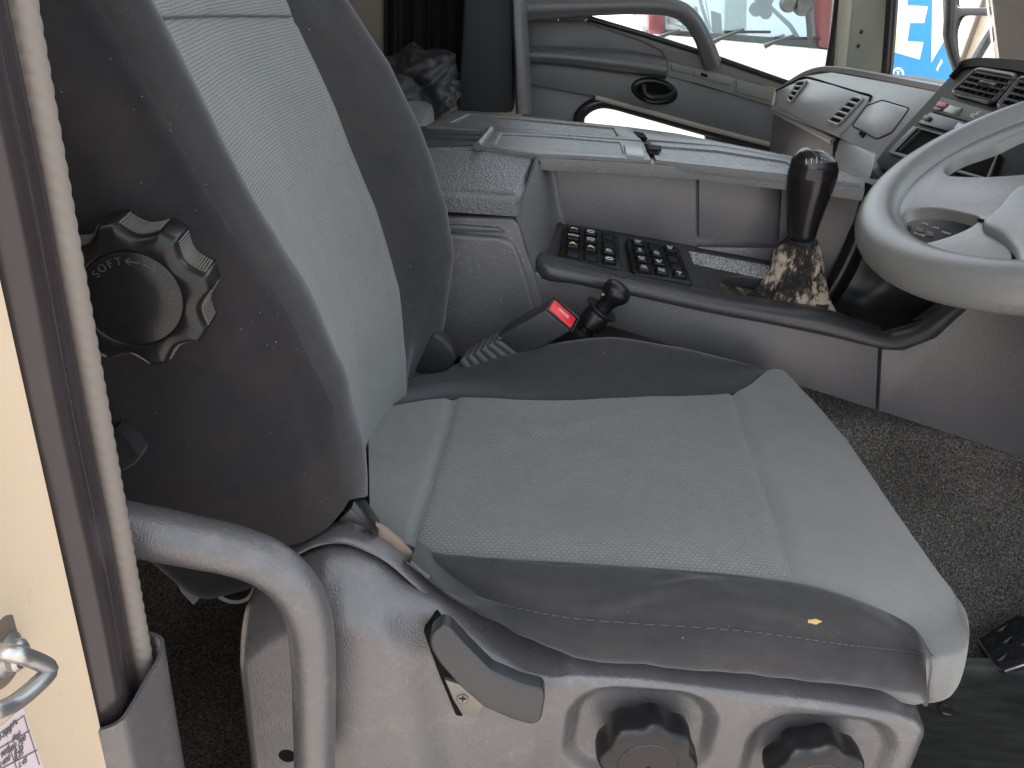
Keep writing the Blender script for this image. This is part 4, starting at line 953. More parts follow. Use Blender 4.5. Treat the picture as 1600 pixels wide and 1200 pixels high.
# rolled top of the dash up to the windscreen
tl = [[DP.at(1212, 146), DP.at(1258, 118), DP.at(1300, 112), DP.at(1400, 130), DP.at(1500, 150)]]
tl.append([p + Vector((.015, 0, .001)) for p in tl[0]]); tl.append([p + Vector((.06, 0, -.016)) for p in tl[0]]); tl.append([p + Vector((.30, 0, -.14)) for p in tl[0]])
G, _ = net(tl, 30, [5, 5, 6]); thick('top_roll', G, -.01, MAT['silver'], dash)
gb_ = plate('glove_box', DP, [(1215, 141), (1260, 122), (1300, 132), (1359, 151), (1356, 158), (1318, 205), (1310, 212), (1260, 190), (1213, 166)], .01, MAT['silver'], dash, h=.004, bev=.003)
tube('panel_gap', [DP.at(x, y, .0015) for x, y in ((1213, 142), (1240, 128), (1260, 121), (1300, 132), (1340, 144), (1361, 150), (1358, 158))], .0022, MAT['hole'], dash, 8, 40)
def vent(pl, c, n, parent, h):
    """slotted vent: dark recess with bars across; c = four photo corners a-b-c-d, bars between ab and dc"""
    v0 = plate('vent', pl, c, .004, MAT['hole'], parent, h=h, bev=0, pxr=4)
    for k in range(n + 1):
        t = k / n; p = [c[0][i] + (c[1][i] - c[0][i]) * t for i in (0, 1)]; q = [c[3][i] + (c[2][i] - c[3][i]) * t for i in (0, 1)]
        tube('vent_bar', [pl.at(*p, h + .001), pl.at(*q, h + .001)], .0026, MAT['silver'], v0, 8)
    tube('vent_rim', [pl.at(*p, h + .001) for p in rounded(c, 4)], .0028, MAT['silver'], v0, 8, None, True)
    return v0
vent(DP, [(1294, 189), (1334, 151), (1348, 155), (1311, 195)], 5, dash, .006)
vent(DP, [(1230, 155), (1246, 128), (1260, 127), (1236, 160)], 4, dash, .006)
lidp = plate('fuse_lid', DP, [(1332, 196), (1354, 166), (1378, 157), (1419, 169), (1412, 180), (1392, 206), (1370, 216)], .006, MAT['silver'], dash, h=.002, bev=.002, pxr=3)
tube('panel_gap', [DP.at(x, y, .0006) for x, y in rounded([(1331, 197), (1354, 165), (1378, 156), (1421, 169), (1413, 181), (1393, 208), (1370, 218)], 4)], .001, MAT['hole'], dash, 6, None, True)
plate('lid_tab', DP, [(1341, 208), (1346, 204), (1352, 207), (1347, 215)], .003, MAT['hole'], dash, h=.003, bev=0)
# lower front faces
LA, LB, LC = P(1207, 172, Y=1.62), P(1302, 221, Y=1.22), P(1203, 232, Y=1.63)
LPn = Plane(LA, LB, LC)
plate('lower_face', LPn, [(1208, 172), (1303, 222), (1292, 300), (1250, 300), (1196, 300)], .06, MAT['grey2'], dash, bev=.003)
tube('edge_roll', [P(1208, 171, Y=1.615), P(1255, 196, Y=1.40), P(1303, 221, Y=1.21)], .008, MAT['silver'], dash, 12)
sA, sB, sC = P(1310, 214, Y=1.20), P(1366, 240, Y=.95), P(1360, 262, Y=.93)
plate('shelf', Plane(sA, sB, sC), [(1308, 213), (1367, 240), (1362, 262), (1350, 320), (1290, 320)], .08, MAT['silver'], dash, bev=.006)
plate('shelf_gap', Plane(sA, sB, sC), [(1303, 221), (1309, 213), (1312, 216), (1305, 238), (1301, 236)], .01, MAT['hole'], dash, h=.001, bev=0)
# ---------------------------------------------------------------- centre stack facing the driver
stack = thing('center_stack', (.72, .7, .5), 'black instrument stack with twin air vents, card slot and switch rows', 'instrument panel')
MAT['fascia'] = plastic('black_fascia', (.007, .007, .0075), .45, 900, .3, .15, .1)
kA, kB, kC = P(1385, 243, Y=.88), P(1490, 105, Y=.88), P(1585, 186, Y=.62)
KP = Plane(kA, kB, kC)
plate('fascia', KP, [(1366, 252), (1385, 226), (1440, 165), (1488, 112), (1505, 101), (1530, 97), (1620, 96), (1760, 130), (1760, 400), (1560, 330), (1445, 288), (1372, 268)], .12, MAT['fascia'], stack, bev=.008, seg=4)
hq = ((1484, 122), (1500, 106), (1528, 101), (1580, 106), (1640, 118))
hood = [[KP.at(x, y, -.004) for x, y in hq], [KP.at(x, y - 1, .006) + Vector((.012, 0, .004)) for x, y in hq], [KP.at(x, y, -.01) + Vector((.16, 0, .0)) for x, y in hq]]
G, _ = net(hood, 30, [4, 8]); thick('hood', G, -.006, MAT['black'], stack)
def airvent(c):
    v0 = plate('air_vent', KP, c, .003, MAT['hole'], stack, h=.0015, bev=0, pxr=8)
    n = 5
    for k in range(1, n + 1):
        t = (k - .4) / n; p = [c[1][i] + (c[0][i] - c[1][i]) * t for i in (0, 1)]; q = [c[2][i] + (c[3][i] - c[2][i]) * t for i in (0, 1)]
        hull('vane', [KP.at(*p, .002), KP.at(*q, .002), KP.at(*q, .010) + Vector((0, 0, -.002)), KP.at(*p, .010) + Vector((0, 0, -.002))], [x + Vector((0, 0, .0028)) for x in (KP.at(*p, .002), KP.at(*q, .002), KP.at(*q, .010) + Vector((0, 0, -.002)), KP.at(*p, .010) + Vector((0, 0, -.002)))], MAT['matt'], v0, .0008)
    for k in range(1, 6):
        t = k / 6; p = [c[1][i] + (c[2][i] - c[1][i]) * t for i in (0, 1)]; q = [c[0][i] + (c[3][i] - c[0][i]) * t for i in (0, 1)]
        tube('fin', [KP.at(*p, .002), KP.at(*q, .002)], .0016, MAT['matt'], v0, 6)
    tube('vent_rim', [KP.at(*p, .004) for p in rounded(c, 8)], .0042, MAT['traygrey'], v0, 10, None, True)
    m0 = [(c[1][i] * .55 + c[0][i] * .45) for i in (0, 1)]; m1 = [(c[2][i] * .55 + c[3][i] * .45) for i in (0, 1)]
    tube('tab', [KP.at(m0[0] + (m1[0] - m0[0]) * t, m0[1] + (m1[1] - m0[1]) * t, .012 + .004 * math.sin(t * 6)) for t in (.35, .45, .55, .65, .75)], .0042, MAT['lever'], v0, 10, 12)
airvent([(1488, 145), (1528, 108), (1590, 119), (1551, 161)])
airvent([(1559, 167), (1597, 121), (1665, 136), (1630, 184)])
sw = plate('switch_row', KP, [(1471, 151), (1570, 180), (1640, 200), (1625, 222), (1512, 190), (1456, 173)], .004, MAT['matt'], stack, h=.003, bev=.001)
plate('hazard_button', KP, [(1466, 158), (1480, 161), (1474, 168), (1461, 165)], .004, simple('red_button', (.42, .05, .07), .4), sw, h=.006, bev=.001)
plate('switch_blank', KP, [(1460, 166), (1471, 169), (1468, 173), (1457, 171)], .004, MAT['lever'], sw, h=.005, bev=.001)
plate('clock_display', KP, [(1482, 163), (1503, 169), (1494, 181), (1473, 174)], .003, simple('lcd_glass', (.10, .10, .085), .2), sw, h=.0045, bev=.0005)
for (x, y, s) in ((1528, 177, 'AC'), (1520, 181, 'REC'), (1541, 182, '88'), (1557, 187, 'A')):
    text('lettering', s, KP.at(x, y, .0033), KP.at(x + 8, y + 2.3) - KP.at(x, y), KP.at(x + 3, y - 5) - KP.at(x, y), .0085, MAT['print'], sw, .0002)
plate('switch', KP, [(1524, 186), (1538, 190), (1534, 195), (1520, 191)], .003, MAT['lever'], sw, h=.005, bev=.001)
tc = plate('tachograph', KP, [(1453, 175), (1514, 192), (1501, 211), (1433, 192)], .006, MAT['black'], stack, h=.005, bev=.0015)
plate('white_key', KP, [(1497, 191), (1507, 194), (1502, 203), (1490, 200)], .003, simple('white_key', (.55, .55, .52), .5), tc, h=.007, bev=.001)
plate('knob_key', KP, [(1444, 179), (1453, 181), (1448, 188), (1440, 186)], .003, MAT['lever'], tc, h=.009, bev=.0015)
for (x, y) in ((1522, 197), (1512, 202), (1532, 204)): plate('switch', KP, [(x - 6, y - 3), (x + 8, y + 1), (x + 4, y + 6), (x - 10, y + 2)], .003, MAT['lever'], stack, h=.004, bev=.001)
slot = plate_h('card_slot', KP, [(1427, 196), (1500, 216), (1560, 240), (1545, 285), (1434, 253), (1386, 238)], [[(1433, 201), (1500, 220), (1555, 243), (1541, 277), (1436, 247), (1398, 236)]], .008, MAT['black'], stack, .006, .0015)
plate('slot_hollow', KP, [(1431, 199), (1500, 218), (1557, 241), (1543, 280), (1436, 249), (1394, 237)], .002, MAT['hole'], slot, h=.0012, bev=0)
tube('slot_rail', [KP.at(1406, 236, .002), KP.at(1440, 203, .002)], .003, MAT['lever'], slot, 8)
# dark body under the stack, down to the console
ub = [KP.at(1366, 254, -.005), KP.at(1445, 290, -.005), KP.at(1600, 345, -.005), KP.at(1760, 400, -.005)]
lo_b = [P(1352, 300, Y=.80), P(1410, 330, Y=.72), P(1500, 380, Y=.60), P(1700, 460, Y=.40)]
hull('knee_panel', ub + [p + Vector((.2, .05, 0)) for p in ub[::-1]], [p + Vector((.06, 0, -.0)) for p in lo_b] + [p + Vector((.25, .05, 0)) for p in lo_b[::-1]], MAT['matt'], stack, .004)
hull('side_wedge', [P(1362, 262, Y=.86), P(1395, 300, Y=.80), P(1372, 340, Y=.80), P(1350, 300, Y=.84)], [p + Vector((.03, .03, 0)) for p in (P(1362, 262, Y=.86), P(1395, 300, Y=.80), P(1372, 340, Y=.80), P(1350, 300, Y=.84))], MAT['lever'], stack, .004)
box('dash_shade_block', (.98, -.12, .10), (1.2, .62, .78), MAT['matt'], stack, .03)  # out of view, added to shade the side panel under the wheel
# controls seen through the steering wheel
rp_ = Plane(P(1400, 340, Y=.60), P(1530, 380, Y=.50), P(1420, 300, Y=.66))
rad = plate('radio', rp_, [(1380, 320), (1560, 330), (1640, 420), (1500, 420), (1385, 385)], .05, MAT['black'], stack, bev=.003)
for (x, y, w_) in ((1437, 357, 10), (1453, 363, 10)): plate('radio_button', rp_, [(x - w_ * .6, y - 4), (x + w_ * .5, y - 1), (x + w_ * .6, y + 4), (x - w_ * .5, y + 2)], .003, MAT['beige'], rad, h=.003, bev=.001)
plate('radio_display', rp_, [(1408, 350), (1424, 352), (1420, 368), (1405, 366)], .002, simple('radio_lcd', (.05, .055, .05), .15), rad, h=.002, bev=.0005)
for (x, y, s) in ((1424, 341, '▾ AUX'), (1445, 350, 'FM'), (1462, 356, 'AM'), (1436, 366, 'TUNE'), (1478, 364, 'MEM')): text('lettering', s.replace('▾ ', ''), rp_.at(x, y, .0006), rp_.at(x + 10, y + 3) - rp_.at(x, y), rp_.at(x + 2, y - 6) - rp_.at(x, y), .0065, MAT['print'], rad, .0002)
ip = Plane(P(1490, 290, X=.84), P(1600, 260, X=.90), P(1560, 200, X=.93))
plate('cluster_frame', ip, [(1440, 300), (1500, 230), (1600, 190), (1760, 200), (1760, 340), (1500, 330)], .04, MAT['matt'], stack, bev=.004)
for k in range(2): tube('stalk', [P(1512 + k * 60, 285 - k * 10, X=.70 + k * .03), P(1555 + k * 60, 243 - k * 10, X=.76 + k * .03)], .010, MAT['lever'], stack, 14)
# ================================================================ steering wheel
tau = math.radians(25); WC = Vector((.625, .24, .85)); WR = .2435
wu, wv = Vector((-math.cos(tau), 0, -math.sin(tau))), Vector((0, 1, 0)); wn = Vector((-math.sin(tau), 0, math.cos(tau)))
wheel = thing('steering_wheel', WC - wn * .1, 'pale grey steering wheel with thick rim and broad spokes', 'steering wheel')
tube('rim', [WC + wu * math.cos(a) * WR + wv * math.sin(a) * WR for a in np.linspace(0, 2 * math.pi, 128, endpoint=False)], .0272, MAT['wheel'], wheel, 24, None, True, flat=.92, up=wn)
WP = Plane(WC, WC + wu, WC + wv)
upper = [(1476, 267), (1480, 258), (1504, 244), (1555, 226), (1600, 205), (1660, 188), (1720, 200), (1730, 240), (1690, 262), (1640, 268), (1600, 272), (1540, 276), (1492, 275), (1480, 272)]
lower = [(1398, 352), (1404, 338), (1424, 327), (1465, 325), (1508, 333), (1530, 341), (1512, 357), (1468, 374), (1432, 381), (1408, 378), (1399, 366)]
hub_o = []
disc = [WP.uv(WC + wu * math.cos(a) * (WR - .004) + wv * math.sin(a) * (WR - .004)) for a in np.linspace(0, 2 * math.pi, 72, endpoint=False)]
def topix(p):
    q = Vector(p) - CAM; z = q.dot(FW); return (800 + FPX * q.dot(RV) / z, 600 + FPX * q.dot(DV) / z)
smooth = lambda l: [tuple(p) for p in crom(l, 48, True)]
def sector(a0, a1):
    o = [(.195 * math.cos(a), .195 * math.sin(a)) for a in np.radians(np.linspace(a0, a1, 10))] + [(.085 * math.cos(a), .085 * math.sin(a)) for a in np.radians(np.linspace(a1, a0, 8))]
    return [topix(WC + wu * a + wv * b + wn * .010) for a, b in rounded(o, [.02] + [0] * 8 + [.02, .02] + [0] * 6 + [.02])]
spk = plate_h('spokes', WP, [topix(WP.pt(*d, .010)) for d in disc], [smooth(upper), smooth(lower), sector(118, 172), sector(188, 252)], .014, MAT['wheel'], wheel, .010, .0065, 60)
pad_ = [(1532, 345), (1556, 318), (1575, 296), (1600, 284), (1660, 280), (1760, 300), (1780, 420), (1640, 440), (1592, 413), (1584, 392), (1566, 368)]
WH = Plane(WC + wn * .020, WC + wn * .020 + wu, WC + wn * .020 + wv)
plate('horn_pad', WH, [tuple(p) for p in crom(pad_, 60, True)], .03, MAT['wheel'], wheel, bev=.010, seg=5, sharp=80)
tube('pad_gap', [WP.at(x, y, .0105) for x, y in ((1530, 344), (1550, 350), (1568, 366), (1582, 388), (1590, 412), (1640, 440))], .0022, MAT['hole'], wheel, 8, 30)
tube('rim_seam', [WC + (wu * math.cos(a) + wv * math.sin(a)) * (WR + .0215) - wn * .008 for a in np.linspace(-1.75, -.95, 30)], .0008, MAT['lever'], wheel, 6)
lathe('column', WC - wn * .02, Vector((.55, 0, -.85)), [(.05, 0), (.045, .1), (.06, .2), (.06, .45)], MAT['matt'], wheel, 24)
# ================================================================ far door, pillars, background
door = thing('passenger_door', (.3, 1.75, .2), 'dark grey passenger door with grab handle, black latch and low window', 'door')
DY = 1.70
def dp(y): return yplane(y)
plate('recess_panel', dp(DY), [(815, 32), (925, 32), (1000, 58), (1034, 74), (1046, 92), (1040, 99), (960, 92), (815, 95)], .05, MAT['grey3'], door, bev=.004)
G, _ = net([[P(x, y, Y=Y) for x, y in pts] for pts, Y in (([(815, 78), (880, 78), (980, 84), (1040, 95)], 1.69), ([(815, 80), (880, 81), (980, 90), (1041, 100)], 1.655), ([(815, 88), (880, 92), (980, 104), (1041, 112)], 1.645), ([(815, 93), (880, 98), (980, 110), (1041, 119)], 1.665))], 30, [5, 5, 4])
thick('arm_ledge', G, .008, MAT['grey2'], door)
plate('middle_panel', dp(1.68), [(815, 92), (900, 99), (1041, 118), (1226, 169), (1222, 228), (1150, 212), (1000, 170), (935, 152), (815, 130)], .05, MAT['grey3'], door, bev=.004)
plate('lower_panel', dp(1.70), [(815, 126), (930, 150), (952, 157), (927, 164), (911, 174), (903, 190), (903, 260), (815, 260)], .05, MAT['grey3'], door, bev=.004)
tube('lower_trim', [P(930, 152, Y=1.675), P(1000, 171, Y=1.675), P(1100, 199, Y=1.675), P(1204, 226, Y=1.675)], .0065, simple('pale_seal', (.36, .35, .29), .6), door, 10)
tube('window_rubber', [P(903, 262, Y=1.70), P(904, 190, Y=1.70), P(912, 173, Y=1.70), P(930, 162, Y=1.70), P(955, 161, Y=1.70), P(1010, 176, Y=1.70), P(1100, 202, Y=1.70), P(1204, 232, Y=1.70)], .016, MAT['rubber'], door, 12, 60)
plate('lower_window', dp(1.715), [(905, 262), (906, 188), (914, 174), (932, 164), (1000, 176), (1100, 204), (1204, 235), (1204, 262)], .004, MAT['glass'], door, bev=0)
rail = simple('khaki_rail', (.21, .21, .19), .45)
plate('lower_panel', dp(1.703), [(1098, 196), (1206, 226), (1206, 320), (1125, 320)], .03, MAT['grey3'], door, bev=.003)
plate('sill_rail', dp(1.69), [(916, 28), (1000, 52), (1098, 82), (1232, 130), (1222, 140), (1190, 133), (1043, 97), (1034, 80), (1000, 64), (920, 38)], .05, rail, door, bev=.005)
tube('sill_seal', [P(918, 28, Y=1.685), P(1000, 52, Y=1.685), P(1098, 83, Y=1.685), P(1234, 131, Y=1.685)], .007, MAT['rubber'], door, 8)
plate('switch_strip', dp(1.67), [(1043, 96), (1120, 114), (1211, 140), (1206, 166), (1120, 140), (1041, 117)], .02, rail, door, bev=.003)
plate('switch_cover', dp(1.665), [(1048, 100), (1080, 107), (1080, 117), (1050, 110)], .008, rail, door, bev=.002)
plate('switch_cover', dp(1.665), [(1084, 108), (1142, 123), (1145, 130), (1140, 134), (1084, 119)], .008, rail, door, bev=.002)
plate('switch', dp(1.660), [(1096, 114), (1106, 117), (1105, 121), (1095, 118)], .008, MAT['hole'], door, bev=.001)
plate('switch_cover', dp(1.665), [(1151, 124), (1205, 140), (1203, 158), (1150, 144)], .008, rail, door, bev=.002)
# latch
hr = [(1023 + 37 * math.cos(t), 143 + 21 * math.sin(t) + 5 * math.cos(t)) for t in np.linspace(0, 2 * math.pi, 28, endpoint=False)]
la = plate('latch_bezel', dp(1.672), hr, .02, MAT['black'], door, bev=.006, seg=3)
hr2 = [(1023 + 29 * math.cos(t), 143 + 15 * math.sin(t) + 4 * math.cos(t)) for t in np.linspace(0, 2 * math.pi, 28, endpoint=False)]
plate('latch_cup', dp(1.6712), hr2, .004, MAT['hole'], la, bev=0)
tube('latch_pull', [P(1005, 132, Y=1.66), P(1008, 146, Y=1.655), P(1020, 153, Y=1.65), P(1040, 152, Y=1.655), P(1052, 142, Y=1.66)], [.007, .012, .012, .010, .006], MAT['black'], la, 12, 24)
# grab handle
gh = [P(800, 14, Y=1.62), P(850, 12, Y=1.615), P(920, 10, Y=1.605), P(1000, 8, Y=1.60), P(1050, 12, Y=1.60), P(1078, 28, Y=1.605), P(1098, 60, Y=1.62), P(1112, 98, Y=1.66)]
tube('grab_handle', gh, [.030, .028, .022, .021, .021, .021, .020, .024], MAT['grey2'], door, 16, 70)
plate('handle_block', dp(1.64), [(815, -40), (872, -40), (872, 34), (815, 34)], .06, MAT['grey2'], door, bev=.006)
plate('handle_block', dp(1.645), [(873, -40), (960, -40), (958, 16), (930, 22), (910, 34), (873, 33)], .06, MAT['grey2'], door, bev=.006)
# outer skin so that the door is a solid body (cream)
hull('outer_skin', [P(815, 40, Y=1.76), P(1232, 140, Y=1.76), P(1204, 222, Y=1.76), P(935, 156, Y=1.76), P(815, 150, Y=1.76)], [p + Vector((0, .02, 0)) for p in (P(815, 40, Y=1.76), P(1232, 140, Y=1.76), P(1204, 222, Y=1.76), P(935, 156, Y=1.76), P(815, 150, Y=1.76))], MAT['cream'], door, .003)
plate('side_window', dp(1.73), [(905, -300), (1345, -300), (1305, 140), (1230, 135), (1000, 56), (910, 30)], .004, MAT['glass'], door, bev=0)
# front pillar
ap = thing('front_pillar', P(1340, 110, Y=1.66), 'khaki grey windscreen pillar between side window and windscreen', 'pillar')
khaki = simple('khaki_paint', (.27, .275, .22), .5, bump=.08)
def slab(name, pix, y0, y1, mat, parent, bev=.006): a = [P(x, y, Y=y0) for x, y in pix]; return hull(name, a, [p + Vector((.0, y1 - y0, 0)) for p in a], mat, parent, bev)
slab('pillar_trim', [(1345, -250), (1405, -250), (1381, 132), (1312, 118)], 1.62, 1.70, khaki, ap, .012)
slab('pillar_return', [(1338, -250), (1358, -250), (1322, 120), (1306, 116)], 1.60, 1.69, simple('khaki_light', (.40, .39, .31), .5), ap, .008)
tube('window_rubber', [P(1334, -250, Y=1.64), P(1312, 0, Y=1.64), P(1296, 116, Y=1.64)], .014, MAT['rubber'], ap, 12, 20)
tube('screen_rubber', [P(1408, -250, Y=1.60), P(1394, 0, Y=1.60), P(1384, 136, Y=1.58)], .014, MAT['rubber'], ap, 12, 20)
tube('screen_rail', [P(1384, 130, Y=1.60), P(1440, 136, Y=1.45), P(1520, 152, Y=1.2), P(1700, 180, Y=.9)], .022, khaki, ap, 12, 20)
for (x, y) in ((1346, 50), (1341, 72)): lathe('screw', P(x, y, Y=1.618), (0, -1, 0), [(.005, 0), (.004, .0015), (.001, .002)], MAT['lever'], ap, 10)
# far wall behind the seats
fw_ = thing('rear_pillar_trim', P(770, 175, Y=1.50), 'charcoal pillar trim panel with a pale upright edge behind the console', 'trim panel')
slabm = simple('charcoal_trim', (.022, .024, .027), .7)
slab('panel', [(735, -300), (800, -300), (803, 178), (712, 176), (722, 60)], 1.50, 1.62, slabm, fw_, .012)
G, _ = net([[P(x, y, Y=Y) for x, y in pts] for pts, Y in (([(797, -300), (800, 0), (803, 90), (806, 178)], 1.49), ([(802, -300), (804, 0), (808, 90), (811, 178)], 1.475), ([(815, -300), (818, 0), (822, 90), (826, 178)], 1.50), ([(822, -300), (824, 0), (828, 90), (832, 178)], 1.60))], 30, [5, 5, 5])
thick('edge_trim', G, .01, MAT['grey2'], fw_)
cur = thing('black_curtain', P(660, 170, Y=1.66), 'black curtain hanging beside the charcoal pillar trim', 'curtain')
xs_ = np.linspace(600, 740, 60); G = np.array([[list(P(x, y, Y=1.66 + .02 * math.sin(x * .22) + .008 * math.sin(x * .6))) for y in np.linspace(-300, 190, 20)] for x in xs_])
thick('cloth', G, .006, simple('black_cloth', (.008, .008, .009), .95), cur)
bag = thing('black_bag', P(650, 185, Y=1.50), 'crumpled black bag lying behind the driver seat', 'bag')
bm = bmesh.new(); bmesh.ops.create_icosphere(bm, subdivisions=5, radius=1); c = P(655, 140, Y=1.45)
for v in bm.verts:
    q = v.co.copy(); n_ = mnoise.noise(q * 1.6) * .35 + abs(mnoise.noise(q * 3.4 + Vector((3, 1, 2)))) * .25 + abs(mnoise.noise(q * 7)) * .08
    q = q * (1 + n_); v.co = c + Vector((q.x * .10, q.y * .09, q.z * .085))
bmk('bag_body', bm, simple('black_nylon', (.012, .012, .014), .55, bump=.2, bscale=200), bag, True, None)
rw = thing('rear_wall', (-.55, 1.0, .3), 'beige padded rear cab wall behind the driver seat', 'wall')
box('wall_panel', (-.95, -.2, .0), (-.88, 1.8, 1.95), simple('beige_vinyl', (.20, .16, .125), .7, bump=.2, bscale=40), rw, .01)
box('bunk', (-.88, 1.0, .2), (-.22, 1.72, .66), MAT['grey3'], rw, .02)
box('cab_side', (-1.0, 1.70, .0), (-.02, 1.78, 1.9), MAT['cream'], rw, .01)
lz_ = simple('beige_quilt', (.20, .165, .13), .8, bump=.3, bscale=30)
slab('quilt', [(470, -200), (613, -200), (612, 78), (590, 92), (470, 60)], 1.68, 1.74, lz_, rw, .02)
# unseen cab roof, added to block the sun, cut short in front for skylight
shell = box('cab_roof', (-1.0, -.17, 1.86), (.60, 1.80, 1.92), simple('roof_lining', (.45, .43, .38), .8), None, .02); tag(shell, kind='structure')
# ================================================================ outside
gr = N('yard_concrete'); v = gr.coord(); a = gr.noise(v, .6, 5); b = gr.noise(v, 40, 3)
gr.set(Base_Color=gr.mix(a, (.26, .228, .208), (.36, .318, .29)), Roughness=.9); gr.bump(b, .3, .01)
GZ = -1.35
g0 = mk('yard_ground', [(-150, -150, GZ), (150, -150, GZ), (150, 150, GZ), (-150, 150, GZ)], [(0, 1, 2, 3)], gr.m); tag(g0, kind='structure')
# windscreen
wsn = thing('windscreen', (1.3, .8, .8), 'clear curved windscreen in front of the dashboard', 'windscreen')
wl_ = [[Vector((x0 + .10 * (1 - ((y - .77) / .93) ** 2) - .52 * t, y, .72 + 1.15 * t)) for y in np.linspace(-.14, 1.64, 9)] for t, x0 in ((0, 1.15), (.5, 1.15), (1, 1.15))]
G, _ = net(wl_, 24, 6); thick('pane', G, .005, MAT['glass'], wsn)
# red and white truck
tk = thing('red_white_truck', P(1150, 400, Y=5.5), 'red cab truck with white front parked beyond the passenger window', 'truck')
TY = 5.2
redp = simple('dark_red_paint', (.17, .045, .055), .35); whp = simple('white_truck_paint', (.82, .82, .80), .4, var=.02)
def slabp(name, pix, y0, dy, mat, parent, bev=.02): a = [P(x, y, Y=y0) for x, y in pix]; return hull(name, a, [p + Vector((0, dy, 0)) for p in a], mat, parent, bev)
slabp('front_panel', [(820, 40), (1000, 52), (1110, 62), (1285, 78), (1330, 84), (1330, 330), (820, 330)], TY, 1.5, whp, tk, 0)
slabp('cowl', [(1010, 44), (1110, 52), (1285, 64), (1283, 80), (1110, 72), (1000, 62)], TY + .05, .2, simple('dark_cowl', (.07, .085, .09), .5), tk, .02)
wsg_ = N('tinted_windscreen'); wsg_.set(Base_Color=(.42, .50, .56), Metallic=.55, Roughness=.02); wsg = wsg_.m
wq = [P(1025, -300, Y=TY + .42), P(1300, -300, Y=TY + .42), P(1283, 72, Y=TY + .06), P(1035, 58, Y=TY + .06)]
hull('windscreen', wq, [p + Vector((0, .1, -.02)) for p in wq], wsg, tk, .02)
slabp('cab_pillar', [(1284, -280), (1345, -280), (1330, 82), (1278, 76)], TY + .02, 1.3, redp, tk, .03)
slabp('cab_pillar', [(1005, -280), (1034, -280), (1040, 58), (1012, 56)], TY + .02, 1.3, redp, tk, .03)
slabp('cab_roof', [(990, -300), (1350, -300), (1345, -255), (1000, -255)], TY, 1.5, redp, tk, .03)
for (x0, y0, x1, y1) in ((1112, 66, 1162, 46), (1194, 72, 1240, 56), (1030, 58, 1062, 48)):
    tube('wiper', [P(x0, y0, Y=TY - .02), P((x0 * 2 + x1) / 3, (y0 * 2 + y1) / 3 - 1, Y=TY - .03), P(x1, y1, Y=TY + .0)], [.018, .012, .01], simple('wiper_black', (.03, .03, .03), .5), tk, 8)
    tube('wiper_blade', [P(x1 - 30, y1 + 4, Y=TY + .03), P(x1 + 42, y1 + 4, Y=TY + .03)], .008, MAT['rubber'], tk, 6)
for (x, y, r) in ((1233, 4, .055), (1255, 8, .06), (1258, -30, .10)):
    lathe('mirror', P(x, y, Y=TY - .25), (-.2, -1, .1), [(r * .6, .06), (r, .0), (r, -.015), (r * .8, -.02)][::-1], simple('mirror_back', (.05, .05, .05), .4), tk, 24)
tube('mirror_arm', [P(1258, -60, Y=TY - .2), P(1260, 0, Y=TY - .2), P(1264, 40, Y=TY - .05), P(1266, 70, Y=TY)], .016, simple('arm_black', (.05, .055, .06), .4), tk, 8)
# hall behind the yard on the far side
hall = thing('storage_hall', P(960, 60, Y=14), 'pale yellow storage hall wall beyond the red truck', 'building')
slabp('wall', [(700, -300), (1000, -300), (1000, 75), (700, 75)], 14, 4, simple('yellow_cladding', (.62, .58, .36), .7), hall, .05)
slabp('roof', [(690, -330), (1010, -330), (1010, -300), (690, -300)], 13.8, 4.4, simple('green_roof', (.16, .25, .2), .7), hall, .05)
for k in range(6): slabp('wall_rib', [(880 + k * 18, -300), (882 + k * 18, -300), (882 + k * 18, 75), (880 + k * 18, 75)], 13.95, .2, simple('rib_paint', (.5, .47, .30), .7), hall, .01)
# blue lorry with lettering
bl_ = thing('blue_lorry', P(1480, 300, Y=6.8), 'bright blue lorry body with large white letters beyond the windscreen', 'truck')
BY = 6.6; BP = yplane(BY - .004)
blue = simple('bright_blue_paint', (.035, .30, .62), .35)
slabp('box_body', [(1375, -330), (1850, -330), (1850, 260), (1375, 260)], BY, 2.2, blue, bl_, .03)
wht = simple('white_lettering', (.82, .83, .82), .5)
plate('letter', BP, [(1380, -60), (1462, -60), (1457, -40), (1420, -42), (1418, 8), (1450, 10), (1444, 36), (1422, 36), (1418, 64), (1443, 66), (1437, 93), (1402, 83), (1380, 76)], .004, wht, bl_, bev=0)
plate('letter', BP, [(1458, -60), (1600, -60), (1590, -20), (1474, 66), (1455, 98)], .004, wht, bl_, bev=0)
plate('letter_patch', yplane(BY - .010), [(1380, 48), (1401, 50), (1401, 80), (1380, 74)], .004, simple('yellow_patch', (.8, .72, .12), .5), bl_, bev=0)
cc_ = [BP.at(1403 + 8 * math.cos(t), 117 + 10 * math.sin(t)) for t in np.linspace(0, 2 * math.pi, 28, endpoint=False)]
tube('emblem_ring', cc_, .009, wht, bl_, 6, None, True)
plate('emblem_bar', BP, [(1400, 111), (1406, 111), (1405, 113), (1404, 122), (1406, 124), (1399, 124), (1401, 122), (1402, 113)], .004, wht, bl_, bev=0)
text('lettering', '70 UIOBSE 28', BP.at(1418, 127, .001), BP.at(1470, 137) - BP.at(1418, 127), Vector((0, 0, 1)), .075, wht, bl_, .002, 'LEFT')
plate('letter', BP, [(1463, 108), (1466, 102), (1471, 92), (1473, 96), (1470, 102), (1468, 104), (1465, 112)], .004, wht, bl_, bev=0)
